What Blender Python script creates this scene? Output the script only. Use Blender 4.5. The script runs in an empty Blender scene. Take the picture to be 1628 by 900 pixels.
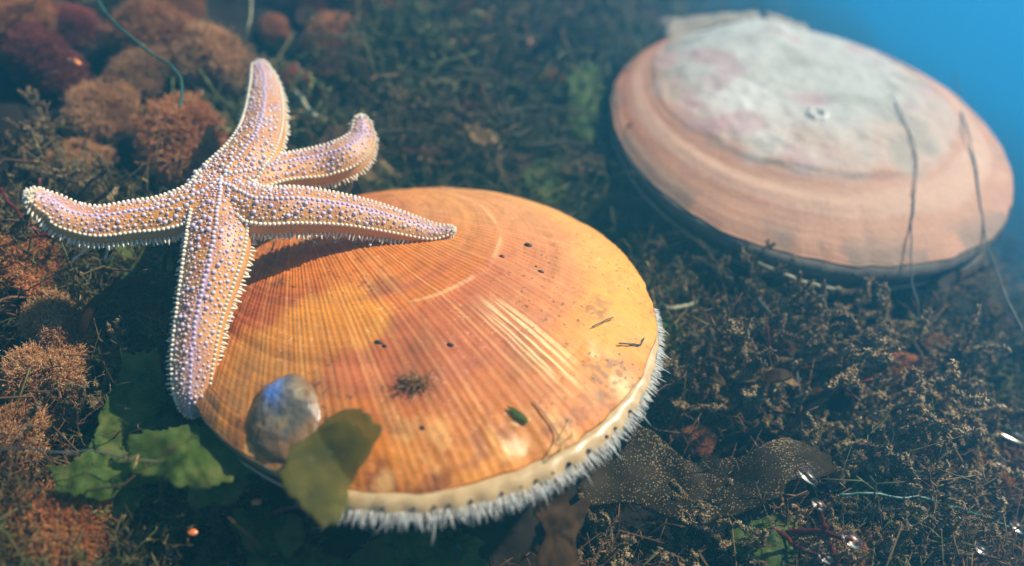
import bpy, math, random
import numpy as np
from mathutils import Vector, Matrix
from mathutils.bvhtree import BVHTree
from mathutils.kdtree import KDTree

random.seed(4)
RNG = np.random.default_rng(4)
scene = bpy.context.scene
COL = scene.collection

# ------------------------------------------------------------------ camera, light, exposure
PW, PH, FPX = 1628, 900, 1410.0
PITCH, ROLL, CAM_Z = math.radians(48), math.radians(17), 0.255
cF = np.array([0, math.cos(PITCH), -math.sin(PITCH)])
_br, _bu = np.array([1.0, 0, 0]), np.array([0, math.sin(PITCH), math.cos(PITCH)])
cR = math.cos(ROLL) * _br + math.sin(ROLL) * _bu
cU = -math.sin(ROLL) * _br + math.cos(ROLL) * _bu
cO = np.array([0, 0, CAM_Z])
cam_d = bpy.data.cameras.new("camera")
cam = bpy.data.objects.new("camera", cam_d)
COL.objects.link(cam)
scene.camera = cam
M = Matrix.Identity(4)
for i in range(3):
    M[i][0], M[i][1], M[i][2], M[i][3] = cR[i], cU[i], -cF[i], cO[i]
cam.matrix_world = M
cam_d.sensor_width = 36
cam_d.lens = FPX / PW * 36
cam_d.clip_start, cam_d.clip_end = 0.01, 100
cam_d.dof.use_dof = True
cam_d.dof.focus_distance = 0.288
cam_d.dof.aperture_fstop = 4.2

SUN_EL, SUN_AZ = math.radians(52), math.radians(42)        # azimuth from +y towards +x
sun_dir = np.array([math.cos(SUN_EL) * math.sin(SUN_AZ), math.cos(SUN_EL) * math.cos(SUN_AZ), math.sin(SUN_EL)])
world = bpy.data.worlds.new("World")
scene.world = world
world.use_nodes = True
wn = world.node_tree.nodes
sky = wn.new("ShaderNodeTexSky")
sky.sky_type = 'NISHITA'
sky.sun_disc = False
sky.sun_elevation = SUN_EL
sky.sun_rotation = SUN_AZ
world.node_tree.links.new(sky.outputs[0], wn["Background"].inputs[0])
wn["Background"].inputs[1].default_value = 0.055
sl = bpy.data.lights.new("sun", 'SUN')
sl.energy = 5.0
sl.angle = math.radians(0.6)
sl.color = (1.0, 0.90, 0.75)
sun = bpy.data.objects.new("sun", sl)
COL.objects.link(sun)
sun.rotation_euler = Vector(sun_dir).to_track_quat('Z', 'Y').to_euler()
scene.view_settings.view_transform = 'Standard'
scene.view_settings.look = 'None'
scene.view_settings.exposure = 0.70
scene.view_settings.gamma = 1.0
scene.view_settings.use_curve_mapping = False
scene.render.engine = 'CYCLES'
cy = scene.cycles
cy.use_denoising = True
cy.max_bounces = 8
cy.diffuse_bounces = 3
cy.glossy_bounces = 3
cy.transmission_bounces = 4
cy.volume_bounces = 3
cy.transparent_max_bounces = 8
cy.caustics_reflective = False
cy.caustics_refractive = False

# ------------------------------------------------------------------ helpers
def at(px, py, z):
    d = cF + cR * (px - PW / 2) / FPX + cU * (PH / 2 - py) / FPX
    return cO + d * ((z - CAM_Z) / d[2])

def ray(px, py):
    d = cF + cR * (px - PW / 2) / FPX + cU * (PH / 2 - py) / FPX
    return d / np.linalg.norm(d)

def at_plane(px, py, C, n):
    d = ray(px, py)
    return cO + d * (np.dot(C - cO, n) / np.dot(d, n))

def proj(p):
    d = np.asarray(p) - cO
    z = d @ cF
    return PW / 2 + FPX * (d @ cR) / z, PH / 2 - FPX * (d @ cU) / z

def ppm(p):                                                   # photo pixels per metre at a point
    return FPX / float((np.asarray(p) - cO) @ cF)

def unit(v):
    v = np.asarray(v, float)
    return v / np.maximum(np.linalg.norm(v, axis=-1, keepdims=True), 1e-12)

def _hash(ix, iy, iz):
    h = (ix * 374761393 + iy * 668265263 + iz * 974634757) & 0xFFFFFFFF
    h = ((h ^ (h >> 13)) * 1274126177) & 0xFFFFFFFF
    h = ((h ^ (h >> 16)) * 2246822519) & 0xFFFFFFFF
    return ((h ^ (h >> 15)) & 0xFFFFFF) / float(0xFFFFFF)

def vnoise(p):
    p = np.asarray(p, float)
    i = np.floor(p).astype(np.int64)
    f = p - i
    f = f * f * (3 - 2 * f)
    out = 0
    for dx in (0, 1):
        for dy in (0, 1):
            for dz in (0, 1):
                w = (f[..., 0] if dx else 1 - f[..., 0]) * (f[..., 1] if dy else 1 - f[..., 1]) * (f[..., 2] if dz else 1 - f[..., 2])
                out = out + w * _hash(i[..., 0] + dx, i[..., 1] + dy, i[..., 2] + dz)
    return out

def fbm(p, oct=4):
    p = np.asarray(p, float)
    a, s, t = 0.5, 0, 0
    for k in range(oct):
        s = s + a * vnoise(p * 2 ** k + 17.3 * k)
        t += a
        a *= 0.5
    return s / t                                               # 0..1, mean 0.5

def sstep(a, b, x):
    x = np.clip((x - a) / (b - a), 0, 1)
    return x * x * (3 - 2 * x)

def mesh_data(name, V, F, attrs=None, smooth=True):
    me = bpy.data.meshes.new(name)
    V = np.asarray(V, np.float32)
    me.vertices.add(len(V))
    me.vertices.foreach_set("co", V.ravel())
    Fs = F if isinstance(F, list) else [F]
    Fs = [np.asarray(f, np.int32) for f in Fs if len(f)]
    idx = np.concatenate([f.ravel() for f in Fs])
    tot = np.concatenate([np.full(len(f), f.shape[1], np.int32) for f in Fs])
    me.loops.add(len(idx))
    me.loops.foreach_set("vertex_index", idx)
    me.polygons.add(len(tot))
    me.polygons.foreach_set("loop_start", np.concatenate([[0], np.cumsum(tot)[:-1]]).astype(np.int32))
    me.polygons.foreach_set("loop_total", tot)
    if smooth:
        me.polygons.foreach_set("use_smooth", np.ones(len(tot), bool))
    for k, a in (attrs or {}).items():
        a = np.asarray(a, np.float32)
        if a.ndim == 1:
            me.attributes.new(k, 'FLOAT', 'POINT').data.foreach_set("value", a)
        else:
            if a.shape[1] == 3:
                a = np.concatenate([a, np.ones((len(a), 1), np.float32)], 1)
            me.attributes.new(k, 'FLOAT_COLOR', 'POINT').data.foreach_set("color", a.ravel())
    me.update(calc_edges=True)
    me.validate()
    return me

def link(name, me, mat=None, parent=None, loc=None):
    o = bpy.data.objects.new(name, me)
    COL.objects.link(o)
    if mat is not None and me is not None and not me.materials:
        for m in (mat if isinstance(mat, (list, tuple)) else [mat]):
            me.materials.append(m)
    if parent is not None:
        o.parent = parent
    if loc is not None:
        o.location = loc
    return o

def obj(name, V, F, mat, parent=None, attrs=None, smooth=True):
    return link(name, mesh_data(name, V, F, attrs, smooth), mat, parent)

def tag(o, label=None, cat=None, group=None, kind=None):
    if label: o["label"] = label
    if cat: o["category"] = cat
    if group: o["group"] = group
    if kind: o["kind"] = kind
    return o

def join_geo(parts):
    Vs, Qs, Ts, n = [], [], [], 0
    for V, F in parts:
        for f in (F if isinstance(F, list) else [F]):
            f = np.asarray(f)
            if len(f):
                (Qs if f.shape[1] == 4 else Ts).append(f + n)
        Vs.append(V)
        n += len(V)
    return np.concatenate(Vs), [np.concatenate(x) for x in (Qs, Ts) if x]

def tubes(P, R, sides=3, flat=None):
    """K polylines of n points -> closed-ended tubes; flat squashes the section into a ribbon."""
    P = np.asarray(P, float)
    if P.ndim == 2: P = P[None]
    K, n, _ = P.shape
    R = np.broadcast_to(np.asarray(R, float), (K, n))
    T = unit(np.gradient(P, axis=1))
    ref = unit(RNG.normal(size=(K, 1, 3)))
    N1 = unit(np.cross(T, ref))
    N2 = np.cross(T, N1)
    a = np.arange(sides) * 2 * np.pi / sides
    fl = 1.0 if flat is None else flat
    V = P[:, :, None] + R[:, :, None, None] * (np.cos(a)[:, None] * N1[:, :, None] + fl * np.sin(a)[:, None] * N2[:, :, None])
    V = V.reshape(-1, 3)
    base = (np.arange(K) * n * sides)[:, None, None]
    i = (np.arange(n - 1) * sides)[None, :, None]
    j = np.arange(sides)[None, None, :]
    j2 = (j + 1) % sides
    F = np.stack([base + i + j, base + i + j2, base + i + sides + j2, base + i + sides + j], -1).reshape(-1, 4)
    b0 = (np.arange(K) * n * sides)[:, None]
    jj = np.arange(sides)
    caps = np.concatenate([b0 + jj[::-1], b0 + (n - 1) * sides + jj])
    return V, [F, caps] if sides in (3, 4) else [F]

def pipe(P, R, sides=8):
    """one smooth tube with rounded ends"""
    P = np.asarray(P, float)
    R = np.broadcast_to(np.asarray(R, float), (len(P),)).copy()
    t0, t1 = unit(P[0] - P[1]), unit(P[-1] - P[-2])
    P = np.concatenate([[P[0] + t0 * R[0] * .8], P, [P[-1] + t1 * R[-1] * .8]])
    R = np.concatenate([[R[0] * .15], R, [R[-1] * .15]])
    V, F = tubes(P, R, sides)
    return V, F

def rep(a, n):                                                 # per-strand value -> per-vertex
    return np.repeat(np.asarray(a), n)

def spline(pts, n):
    p = np.asarray(pts, float)
    m = len(p)
    ext = np.concatenate([[2 * p[0] - p[1]], p, [2 * p[-1] - p[-2]]])
    seg = np.linalg.norm(np.diff(p[:, :2], axis=0), axis=1)
    cum = np.concatenate([[0], np.cumsum(seg)])
    out = []
    for s in np.linspace(0, cum[-1], n):
        k = min(np.searchsorted(cum, s, side='right') - 1, m - 2)
        u = (s - cum[k]) / max(seg[k], 1e-9)
        a, b, c, d = ext[k], ext[k + 1], ext[k + 2], ext[k + 3]
        out.append(.5 * (2 * b + (c - a) * u + (2 * a - 5 * b + 4 * c - d) * u * u + (3 * b - a - 3 * c + d) * u ** 3))
    return np.array(out)

def ico(sub):
    import bmesh
    bm = bmesh.new()
    bmesh.ops.create_icosphere(bm, subdivisions=sub, radius=1)
    V = np.array([v.co[:] for v in bm.verts])
    F = np.array([[v.index for v in f.verts] for f in bm.faces])
    bm.free()
    return V, F

# ------------------------------------------------------------------ materials
class NT:
    def __init__(s, name):
        s.m = bpy.data.materials.new(name)
        s.m.use_nodes = True
        s.t = s.m.node_tree
        s.t.nodes.clear()
        s.out = s.n("ShaderNodeOutputMaterial")
    def n(s, typ, **kw):
        x = s.t.nodes.new(typ)
        for k, v in kw.items(): setattr(x, k, v)
        return x
    def l(s, a, b): s.t.links.new(a, b)
    def attr(s, name): return s.n("ShaderNodeAttribute", attribute_name=name)
    def noise(s, scale, detail=4, rough=.6, coord=None):
        x = s.n("ShaderNodeTexNoise")
        x.inputs["Scale"].default_value = scale
        x.inputs["Detail"].default_value = detail
        x.inputs["Roughness"].default_value = rough
        if coord is None:
            coord = s.n("ShaderNodeTexCoord").outputs["Object"]
        s.l(coord, x.inputs["Vector"])
        return x
    def ramp(s, fac, stops):
        r = s.n("ShaderNodeValToRGB")
        e = r.color_ramp.elements
        while len(e) > 1: e.remove(e[-1])
        e[0].position, e[0].color = stops[0][0], (*stops[0][1], 1)
        for p, c in stops[1:]:
            q = e.new(p); q.color = (*c, 1)
        s.l(fac, r.inputs["Fac"])
        return r
    def mix(s, fac, a, b, mode='MIX'):
        x = s.n("ShaderNodeMix", data_type='RGBA', blend_type=mode)
        for v, k in ((fac, 0), (a, 6), (b, 7)):
            if hasattr(v, "links") or hasattr(v, "is_linked"): s.l(v, x.inputs[k])
            elif isinstance(v, (int, float)): x.inputs[k].default_value = v
            else: x.inputs[k].default_value = (*v, 1)
        return x.outputs[2]
    def math(s, op, a, b=0.0):
        x = s.n("ShaderNodeMath", operation=op)
        for v, k in ((a, 0), (b, 1)):
            if hasattr(v, "is_linked"): s.l(v, x.inputs[k])
            else: x.inputs[k].default_value = v
        return x.outputs[0]
    def bump(s, h, strength=.5, dist=.0005):
        b = s.n("ShaderNodeBump")
        b.inputs["Strength"].default_value = strength
        b.inputs["Distance"].default_value = dist
        s.l(h, b.inputs["Height"])
        return b.outputs[0]
    def principled(s, col, rough=.6, normal=None, sss=0, spec=.5, coat=0):
        p = s.n("ShaderNodeBsdfPrincipled")
        if hasattr(col, "is_linked"): s.l(col, p.inputs["Base Color"])
        else: p.inputs["Base Color"].default_value = (*col, 1)
        if hasattr(rough, "is_linked"): s.l(rough, p.inputs["Roughness"])
        else: p.inputs["Roughness"].default_value = rough
        p.inputs["Specular IOR Level"].default_value = spec
        if sss:
            p.inputs["Subsurface Weight"].default_value = sss
            p.inputs["Subsurface Radius"].default_value = (.0025, .0012, .0006)
            p.inputs["Subsurface Scale"].default_value = 1
        if coat:
            p.inputs["Coat Weight"].default_value = coat
            p.inputs["Coat Roughness"].default_value = .15
        if normal is not None: s.l(normal, p.inputs["Normal"])
        return p
    def done(s, shader):
        s.l(shader.outputs[0], s.out.inputs["Surface"])
        return s.m

def weed_mat(name, stops, transl=.25, scale=60, tip=None):
    t = NT(name)
    c = t.ramp(t.attr("rnd").outputs["Fac"], stops)
    inf = t.n("ShaderNodeObjectInfo")
    nz = t.noise(scale, 3)
    k = t.math('MULTIPLY_ADD', nz.outputs["Fac"], 1.3)
    k.node.inputs[2].default_value = .35
    col = t.mix(1.0, c.outputs[0], t.n("ShaderNodeCombineColor").outputs[0], 'MULTIPLY')
    cc = col.node.inputs[7].links[0].from_node
    for i in range(3): t.l(k, cc.inputs[i])
    hs = t.n("ShaderNodeHueSaturation")
    t.l(col, hs.inputs["Color"])
    v = t.math('MULTIPLY_ADD', inf.outputs["Random"], .6); v.node.inputs[2].default_value = .7
    t.l(v, hs.inputs["Value"])
    col = hs.outputs[0]
    d = t.principled(col, .7, spec=.25)
    tr = t.n("ShaderNodeBsdfTranslucent")
    t.l(col, tr.inputs[0])
    mx = t.n("ShaderNodeMixShader")
    mx.inputs[0].default_value = transl
    t.l(d.outputs[0], mx.inputs[1]); t.l(tr.outputs[0], mx.inputs[2])
    return t.done(mx)

def col_mat(name, rough=.5, sss=0, spec=.4, nscale=900, namp=.35, bump=.3, bdist=.0003, coat=0):
    """albedo from the mesh's own colour attribute, with fine procedural mottling"""
    t = NT(name)
    nz = t.noise(nscale, 5, .65)
    k = t.math('MULTIPLY_ADD', nz.outputs["Fac"], namp * 2); k.node.inputs[2].default_value = 1 - namp
    cc = t.n("ShaderNodeCombineColor")
    for i in range(3): t.l(k, cc.inputs[i])
    col = t.mix(1.0, t.attr("Col").outputs["Color"], cc.outputs[0], 'MULTIPLY')
    nrm = t.bump(nz.outputs["Fac"], bump, bdist)
    return t.done(t.principled(col, rough, nrm, sss, spec, coat))

def flat_mat(name, c1, c2, rough=.5, sss=0, spec=.4, scale=300, transl=0, coat=0, alpha=None):
    t = NT(name)
    nz = t.noise(scale, 5, .6)
    r = t.ramp(nz.outputs["Fac"], [(.3, c1), (.7, c2)])
    p = t.principled(r.outputs[0], rough, t.bump(nz.outputs["Fac"], .3, .0003), sss, spec, coat)
    last = p
    if transl:
        tr = t.n("ShaderNodeBsdfTranslucent"); t.l(r.outputs[0], tr.inputs[0])
        mx = t.n("ShaderNodeMixShader"); mx.inputs[0].default_value = transl
        t.l(p.outputs[0], mx.inputs[1]); t.l(tr.outputs[0], mx.inputs[2]); last = mx
    if alpha is not None:
        tp = t.n("ShaderNodeBsdfTransparent"); t.l(r.outputs[0], tp.inputs[0])
        tp2 = t.n("ShaderNodeMixShader"); tp2.inputs[0].default_value = alpha
        tp.inputs[0].default_value = (.8, .75, .4, 1)
        t.t.links.remove(tp.inputs[0].links[0])
        t.l(tp.outputs[0], tp2.inputs[1]); t.l(last.outputs[0], tp2.inputs[2]); last = tp2
    return t.done(last)

MT = {}
MT['shell'] = col_mat("orange_shell", .47, 0, .3, 1900, .42, .5, .0003)
MT['far_shell'] = col_mat("encrusted_shell", .6, 0, .3, 500, .25, .6, .0008)
MT['lower_shell'] = flat_mat("pale_shell", (.45, .36, .26), (.62, .5, .38))
MT['mantle'] = flat_mat("cream_mantle", (.44, .27, .11), (.62, .44, .23), .35, .3, .5, 260)
MT['tentacle'] = flat_mat("white_tentacle", (.82, .80, .74), (.92, .9, .86), .35, 0, .5, 300, transl=.5)
MT['grey_mantle'] = flat_mat("grey_mantle", (.09, .08, .07), (.17, .14, .11), .85, 0, .05, 300)
MT['eye'] = flat_mat("eye_black", (.006, .007, .012), (.02, .02, .03), .12, 0, .6)
MT['star'] = col_mat("starfish_skin", .45, .05, .45, 1300, .30, .4, .0003)
MT['tube_foot'] = flat_mat("tube_foot_white", (.7, .74, .72), (.85, .85, .8), .25, 0, .5, transl=.35)
MT['ground'] = flat_mat("dark_silt", (.006, .005, .004), (.028, .02, .013), .9, 0, .1, 90)
RUST = [(0, (.06, .014, .005)), (.35, (.36, .105, .025)), (.7, (.62, .23, .065)), (1, (.8, .5, .22))]
TAN = [(0, (.07, .025, .011)), (.4, (.34, .14, .05)), (.75, (.58, .30, .12)), (1, (.8, .54, .27))]
DRED = [(0, (0.051, 0.010, 0.010)), (.5, (0.221, 0.037, 0.022)), (1, (0.510, 0.145, 0.076))]
MT['rust'] = weed_mat("rust_algae", RUST)
MT['tan'] = weed_mat("tan_algae", TAN)
MT['dred'] = weed_mat("dark_red_algae", DRED)
MT['mat'] = weed_mat("weed_mat", [(0, (0.015, 0.013, 0.009)), (.35, (0.057, 0.042, 0.023)), (.6, (0.104, 0.095, 0.038)), (.8, (0.209, 0.133, 0.057)), (.93, (0.456, 0.266, 0.114)), (1, (0.750, 0.513, 0.228))], scale=25)
MT['bed'] = col_mat('bed_weed', .7, 0, .2, 300, .35, 0)
MT['sprig'] = weed_mat("feathery_weed", [(0, (.022, .016, .010)), (.35, (.14, .085, .04)), (.7, (.36, .24, .11)), (1, (.66, .50, .28))], scale=30)
MT['stem'] = flat_mat("weed_stem", (.02, .008, .008), (.06, .025, .02), .5)
MT['red_stalk'] = flat_mat("red_stalk", (.08, .008, .01), (.24, .03, .025), .35, scale=200, transl=.2)
MT['olive'] = weed_mat("olive_strands", [(0, (0.024, 0.022, 0.010)), (.6, (0.084, 0.072, 0.030)), (1, (0.240, 0.180, 0.084))], scale=30)
t = NT("green_leaf")
nz = t.noise(90, 5, .65)
r_ = t.ramp(nz.outputs["Fac"], [(.28, (.02, .038, .006)), (.47, (.09, .145, .022)), (.58, (.16, .20, .04)), (.68, (.20, .13, .05))])
p_ = t.principled(r_.outputs[0], .6, t.bump(nz.outputs["Fac"], .5, .0008), 0, .2)
tr_ = t.n("ShaderNodeBsdfTranslucent"); t.l(r_.outputs[0], tr_.inputs[0])
m1 = t.n("ShaderNodeMixShader"); m1.inputs[0].default_value = .35
t.l(p_.outputs[0], m1.inputs[1]); t.l(tr_.outputs[0], m1.inputs[2])
tp_ = t.n("ShaderNodeBsdfTransparent"); tp_.inputs[0].default_value = (.55, .75, .3, 1)
m2 = t.n("ShaderNodeMixShader"); m2.inputs[0].default_value = .68
t.l(tp_.outputs[0], m2.inputs[1]); t.l(m1.outputs[0], m2.inputs[2])
MT['green'] = t.done(m2)
MT['olive_leaf'] = flat_mat("olive_leaf", (.05, .06, .008), (.19, .155, .02), .5, 0, .3, 130, transl=.3, alpha=.6)
MT['thread'] = flat_mat("green_thread", (.018, .06, .045), (.035, .11, .07), .4)
MT['dark_thread'] = flat_mat("dark_thread", (.035, .05, .05), (.07, .08, .075), .5)
MT['pale_thread'] = flat_mat("pale_thread", (.20, .2, .11), (.32, .28, .15), .5)
MT['blade'] = flat_mat('ochre_blade', (.10, .06, .02), (.34, .20, .07), .6, 0, .2, 140, transl=.3)
MT['limpet'] = col_mat("limpet_shell", .3, 0, .6, 900, .3, .5, .0004, coat=.1)
MT['barnacle'] = flat_mat("barnacle_white", (.46, .42, .37), (.64, .6, .55), .6)
MT['brown'] = flat_mat("brown_frond", (.03, .015, .006), (.10, .05, .018), .6, 0, .1, 160, transl=.3, alpha=.75)
# silt-dusted film
t = NT("silted_film")
vo = t.n("ShaderNodeTexVoronoi"); vo.inputs["Scale"].default_value = 1300
t.l(t.n("ShaderNodeTexCoord").outputs["Object"], vo.inputs["Vector"])
nz = t.noise(120, 4)
nz2 = t.noise(38, 4)
th = t.math('MULTIPLY_ADD', nz2.outputs["Fac"], 1.5); th.node.inputs[2].default_value = -.45
speck = t.math('LESS_THAN', vo.outputs["Distance"], th)
bw = t.n("ShaderNodeSeparateColor"); t.l(vo.outputs["Color"], bw.inputs[0])
speck2 = t.math('MULTIPLY', speck, bw.outputs[0])
base = t.ramp(nz.outputs["Fac"], [(.3, (.016, .012, .005)), (.7, (.045, .030, .013))])
fp = (t.principled(t.mix(speck2, base.outputs[0], (.36, .26, .14)), .6, t.bump(nz.outputs["Fac"], .3, .0005), 0, .05))
ft = t.n("ShaderNodeBsdfTransparent"); ft.inputs[0].default_value = (.55, .42, .25, 1)
fm = t.n("ShaderNodeMixShader"); fm.inputs[0].default_value = .78
t.l(ft.outputs[0], fm.inputs[1]); t.l(fp.outputs[0], fm.inputs[2])
MT['film'] = t.done(fm)
# clear beads added to catch the sun as water-surface glints
t = NT("clear_glint")
fr = t.n("ShaderNodeFresnel"); fr.inputs["IOR"].default_value = 1.36
tp = t.n("ShaderNodeBsdfTransparent"); tp.inputs[0].default_value = (1, .93, .86, 1)
gl = t.n("ShaderNodeBsdfGlossy"); gl.inputs["Roughness"].default_value = .27
mx = t.n("ShaderNodeMixShader")
t.l(fr.outputs[0], mx.inputs[0]); t.l(tp.outputs[0], mx.inputs[1]); t.l(gl.outputs[0], mx.inputs[2])
MT['bead'] = t.done(mx)
MT['clear'] = MT['bead']
MT['amber'] = flat_mat('amber_glint', (.5, .09, .015), (.75, .25, .04), .3, .3, .9, 200)  # orange glow of a glint put into the bead's colour

# ------------------------------------------------------------------ shells: frames
class Shell:
    def __init__(s, C, tilt, R, H, umbo_px, ex=.8):
        s.ex = ex
        s.C, s.R, s.H = np.array(C), R, H
        s.n = unit([tilt[0], tilt[1], 1])
        u = at_plane(*umbo_px, s.C, s.n)
        s.a = unit(s.C - u)
        s.b = np.cross(s.n, s.a)
    def loc(s, X, Y, Z):
        return s.C + np.asarray(X)[..., None] * s.a + np.asarray(Y)[..., None] * s.b + np.asarray(Z)[..., None] * s.n
    def dome(s, X, Y):
        rho = np.clip(np.hypot(X, Y) / s.R, 0, 1)
        z = s.H * np.maximum(1 - rho ** 2.3, 0) ** s.ex
        z = z * (1 - .12 * X / s.R)
        return z + s.H * .22 * np.exp(-(((X + s.R * .93) / (.22 * s.R)) ** 2 + (Y / (.2 * s.R)) ** 2))
    def xy(s, t, th):
        return -s.R + 2 * s.R * t * np.cos(th) ** 2, 2 * s.R * t * np.cos(th) * np.sin(th)
    def alpha(s, px, py):
        p = at_plane(px, py, s.C, s.n) - s.C
        return math.atan2(p @ s.b, p @ s.a)

S1 = Shell((-.0269, .1880, .0202), (-.262, .160), .0778, .0175, (418, 305), .85)
S2 = Shell((.1109, .3591, .0201), (-.131, .037), .0922, .017, (1205, 40), .9)

def shell_grid(S, nt, nth, relief=None):
    tt = np.linspace(0, 1, nt + 1)[1:] ** .8
    th = np.linspace(-1, 1, nth)
    th = math.radians(88) * th
    T, TH = np.meshgrid(tt, th, indexing='ij')
    w = 1 + .012 * (fbm(np.stack([TH * 3, TH * 0 + 3, TH * 0], -1), 3) - .5) * 2 * T + .013 * (fbm(np.stack([TH * 26, TH * 0 + 8, TH * 0], -1), 2) - .5) * T ** 4
    X, Y = S.xy(T, TH)
    Xs, Ys = (X + S.R) * w - S.R, Y * w
    Z = S.dome(X, Y)
    if relief is not None:
        Z = Z + relief(T, TH, X, Y)
    return T, TH, Xs, Ys, Z

def grid_faces(nr, nc, off=0, flip=False):
    i = np.arange(nr - 1)[:, None] * nc
    j = np.arange(nc - 1)[None, :]
    q = np.stack([i + j, i + j + 1, i + nc + j + 1, i + nc + j], -1).reshape(-1, 4) + off
    return q[:, ::-1] if flip else q

def valve(S, nt, nth, relief, colour, thick=.0016):
    T, TH, X, Y, Z = shell_grid(S, nt, nth, relief)
    P = S.loc(X, Y, Z).reshape(-1, 3)
    Pb = S.loc(X, Y, Z - thick * (1 - .45 * T ** 6)).reshape(-1, 3)
    n = len(P)
    F = [grid_faces(nt, nth), grid_faces(nt, nth, n, True)]
    last = (nt - 1) * nth + np.arange(nth)                     # rim
    F.append(np.stack([last[:-1], last[1:], last[1:] + n, last[:-1] + n], -1)[:, ::-1])
    for side in (0, nth - 1):
        e = np.arange(nt) * nth + side
        q = np.stack([e[:-1], e[1:], e[1:] + n, e[:-1] + n], -1)
        F.append(q if side == 0 else q[:, ::-1])
    C = colour(T, TH, X, Y, P.reshape(T.shape + (3,))).reshape(-1, 3)
    return np.concatenate([P, Pb]), np.concatenate(F), np.concatenate([C, C * .8 + .08])

# coarse surfaces for placing things
def bvh_of(parts):
    V, F = join_geo(parts)
    polys = []
    for f in F: polys += f.tolist()
    return BVHTree.FromPolygons([tuple(v) for v in V], polys)

# ------------------------------------------------------------------ ground
_A, _B = at(905, -70, 0), at(1730, 560, 0)
_d = unit((_B - _A)[:2]); _nrm = np.array([_d[1], -_d[0]])
if (at(1628, 0, 0)[:2] - _A[:2]) @ _nrm < 0: _nrm = -_nrm

def ground_z(x, y):
    x, y = np.asarray(x, float), np.asarray(y, float)
    p = np.stack([x, y, np.zeros_like(x)], -1)
    z = -.016 + .022 * (fbm(p * 14, 3) - .5) + .016 * (fbm(p * 55 + 5, 3) - .5)
    z = z - .040 * sstep(.14, .30, x - .25 * (y - .15)) + .016 * sstep(.06, .12, x) * sstep(.36, .28, y)          # falls away to the right
    s = (x - _A[0]) * _nrm[0] + (y - _A[1]) * _nrm[1]
    sp = np.where(s > .3, s, np.log1p(np.exp(np.clip(s / .03, -40, 40))) * .03)
    return z - np.minimum(.46 * sp, 3.4 + .05 * sp)  # drop-off added so long sight lines fill with blue haze

u = np.linspace(-1, 1, 560)
gx = .06 + .10 * np.sinh(u * 5.45)
gy = .32 + .10 * np.sinh(u * 5.45)
GX, GY = np.meshgrid(gx, gy, indexing='ij')
GV = np.stack([GX, GY, np.maximum(ground_z(GX, GY), -5)], -1).reshape(-1, 3)
g = obj("seabed", GV, grid_faces(len(gx), len(gy), flip=True), MT['ground'])
tag(g, "dark silty seabed under the seaweed, with an added drop-off that deepens the blue haze", "seabed", kind='structure')

def relief1(T, TH, X, Y):
    amp = sstep(.12, .5, T)
    a = np.cos(TH * 118) * .00004 * (1 - .3 * amp) + np.cos(TH * 320 + 9 * fbm(np.stack([TH * 14, T * 1.2, TH * 0 + 50], -1), 3)) * .00006
    ring = fbm(np.stack([T * 30, TH * .8, TH * 0], -1), 4) - .5
    q = np.stack([X, Y, X * 0], -1)
    a = a + ring * .0009 * sstep(.05, .3, T) + (fbm(q * 60, 3) - .5) * .0016 + (fbm(q * 400, 3) - .5) * .0003
    k = .60 + .012 * np.sin(TH * 7)
    a = a + (.00012 * sstep(.02, 0, np.abs(T - k)) - .0002 * sstep(k, k + .012, T)) * sstep(-.25, .05, TH)
    return a * sstep(0, .1, 1 - np.abs(TH) / 1.54)

def crust_t(TH, q): return .765 + .05 * (fbm(np.stack([TH * 2.2 + 5, TH * 0, TH * 0], -1), 3) - .5) + .012 * (fbm(q * 120, 2) - .5)
def relief2(T, TH, X, Y):
    q = np.stack([X, Y, X * 0], -1)
    k = sstep(.012, -.012, T - crust_t(TH, q))
    ring = fbm(np.stack([T * 22, TH * .7, TH * 0 + 3], -1), 4) - .5
    a = k * (.0001 + .005 * (fbm(q * 30, 3) - .5) + .0012 * (fbm(q * 200, 3) - .5)) + (1 - k) * ring * .0016
    return a * sstep(0, .1, 1 - np.abs(TH) / 1.54)
def coarse_shell(S):
    T, TH, X, Y, Z = shell_grid(S, 90, 120, relief1 if S is S1 else relief2)
    return S.loc(X, Y, Z).reshape(-1, 3), grid_faces(90, 120)
gxx, gyy = np.meshgrid(np.linspace(-.6, .7, 160), np.linspace(-.1, 1.1, 160), indexing='ij')
G0 = (np.stack([gxx, gyy, ground_z(gxx, gyy)], -1).reshape(-1, 3), grid_faces(160, 160))
B_all = bvh_of([G0, coarse_shell(S1), coarse_shell(S2)])
B_gnd = bvh_of([G0])
B_s1 = bvh_of([coarse_shell(S1)])

def drop(px, py, bvh=None):
    h = (bvh or B_all).ray_cast(Vector(cO), Vector(ray(px, py)))
    if h[0] is None:
        return at(px, py, 0), np.array([0, 0, 1.0])
    n = np.array(h[1]); n = n if n @ ray(px, py) < 0 else -n
    return np.array(h[0]), n

def drape(pxs, lift, bvh=None):
    """photo points -> points LIFT metres above whatever lies there"""
    out = []
    for i, (px, py) in enumerate(pxs):
        h, n = drop(px, py, bvh)
        L = lift[i] if hasattr(lift, "__len__") else lift
        out.append(at(px, py, h[2] + L))
    return np.array(out)

def outside_shells(p, m1=1.03, m2=1.03):
    p = np.asarray(p)
    ok = np.ones(p.shape[:-1], bool)
    for S, m in ((S1, m1), (S2, m2)):
        d = p - S.C
        ok &= np.hypot(d @ S.a, d @ S.b) > S.R * m
    return ok

# ------------------------------------------------------------------ near scallop
def px_of(P): return proj(P)

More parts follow.
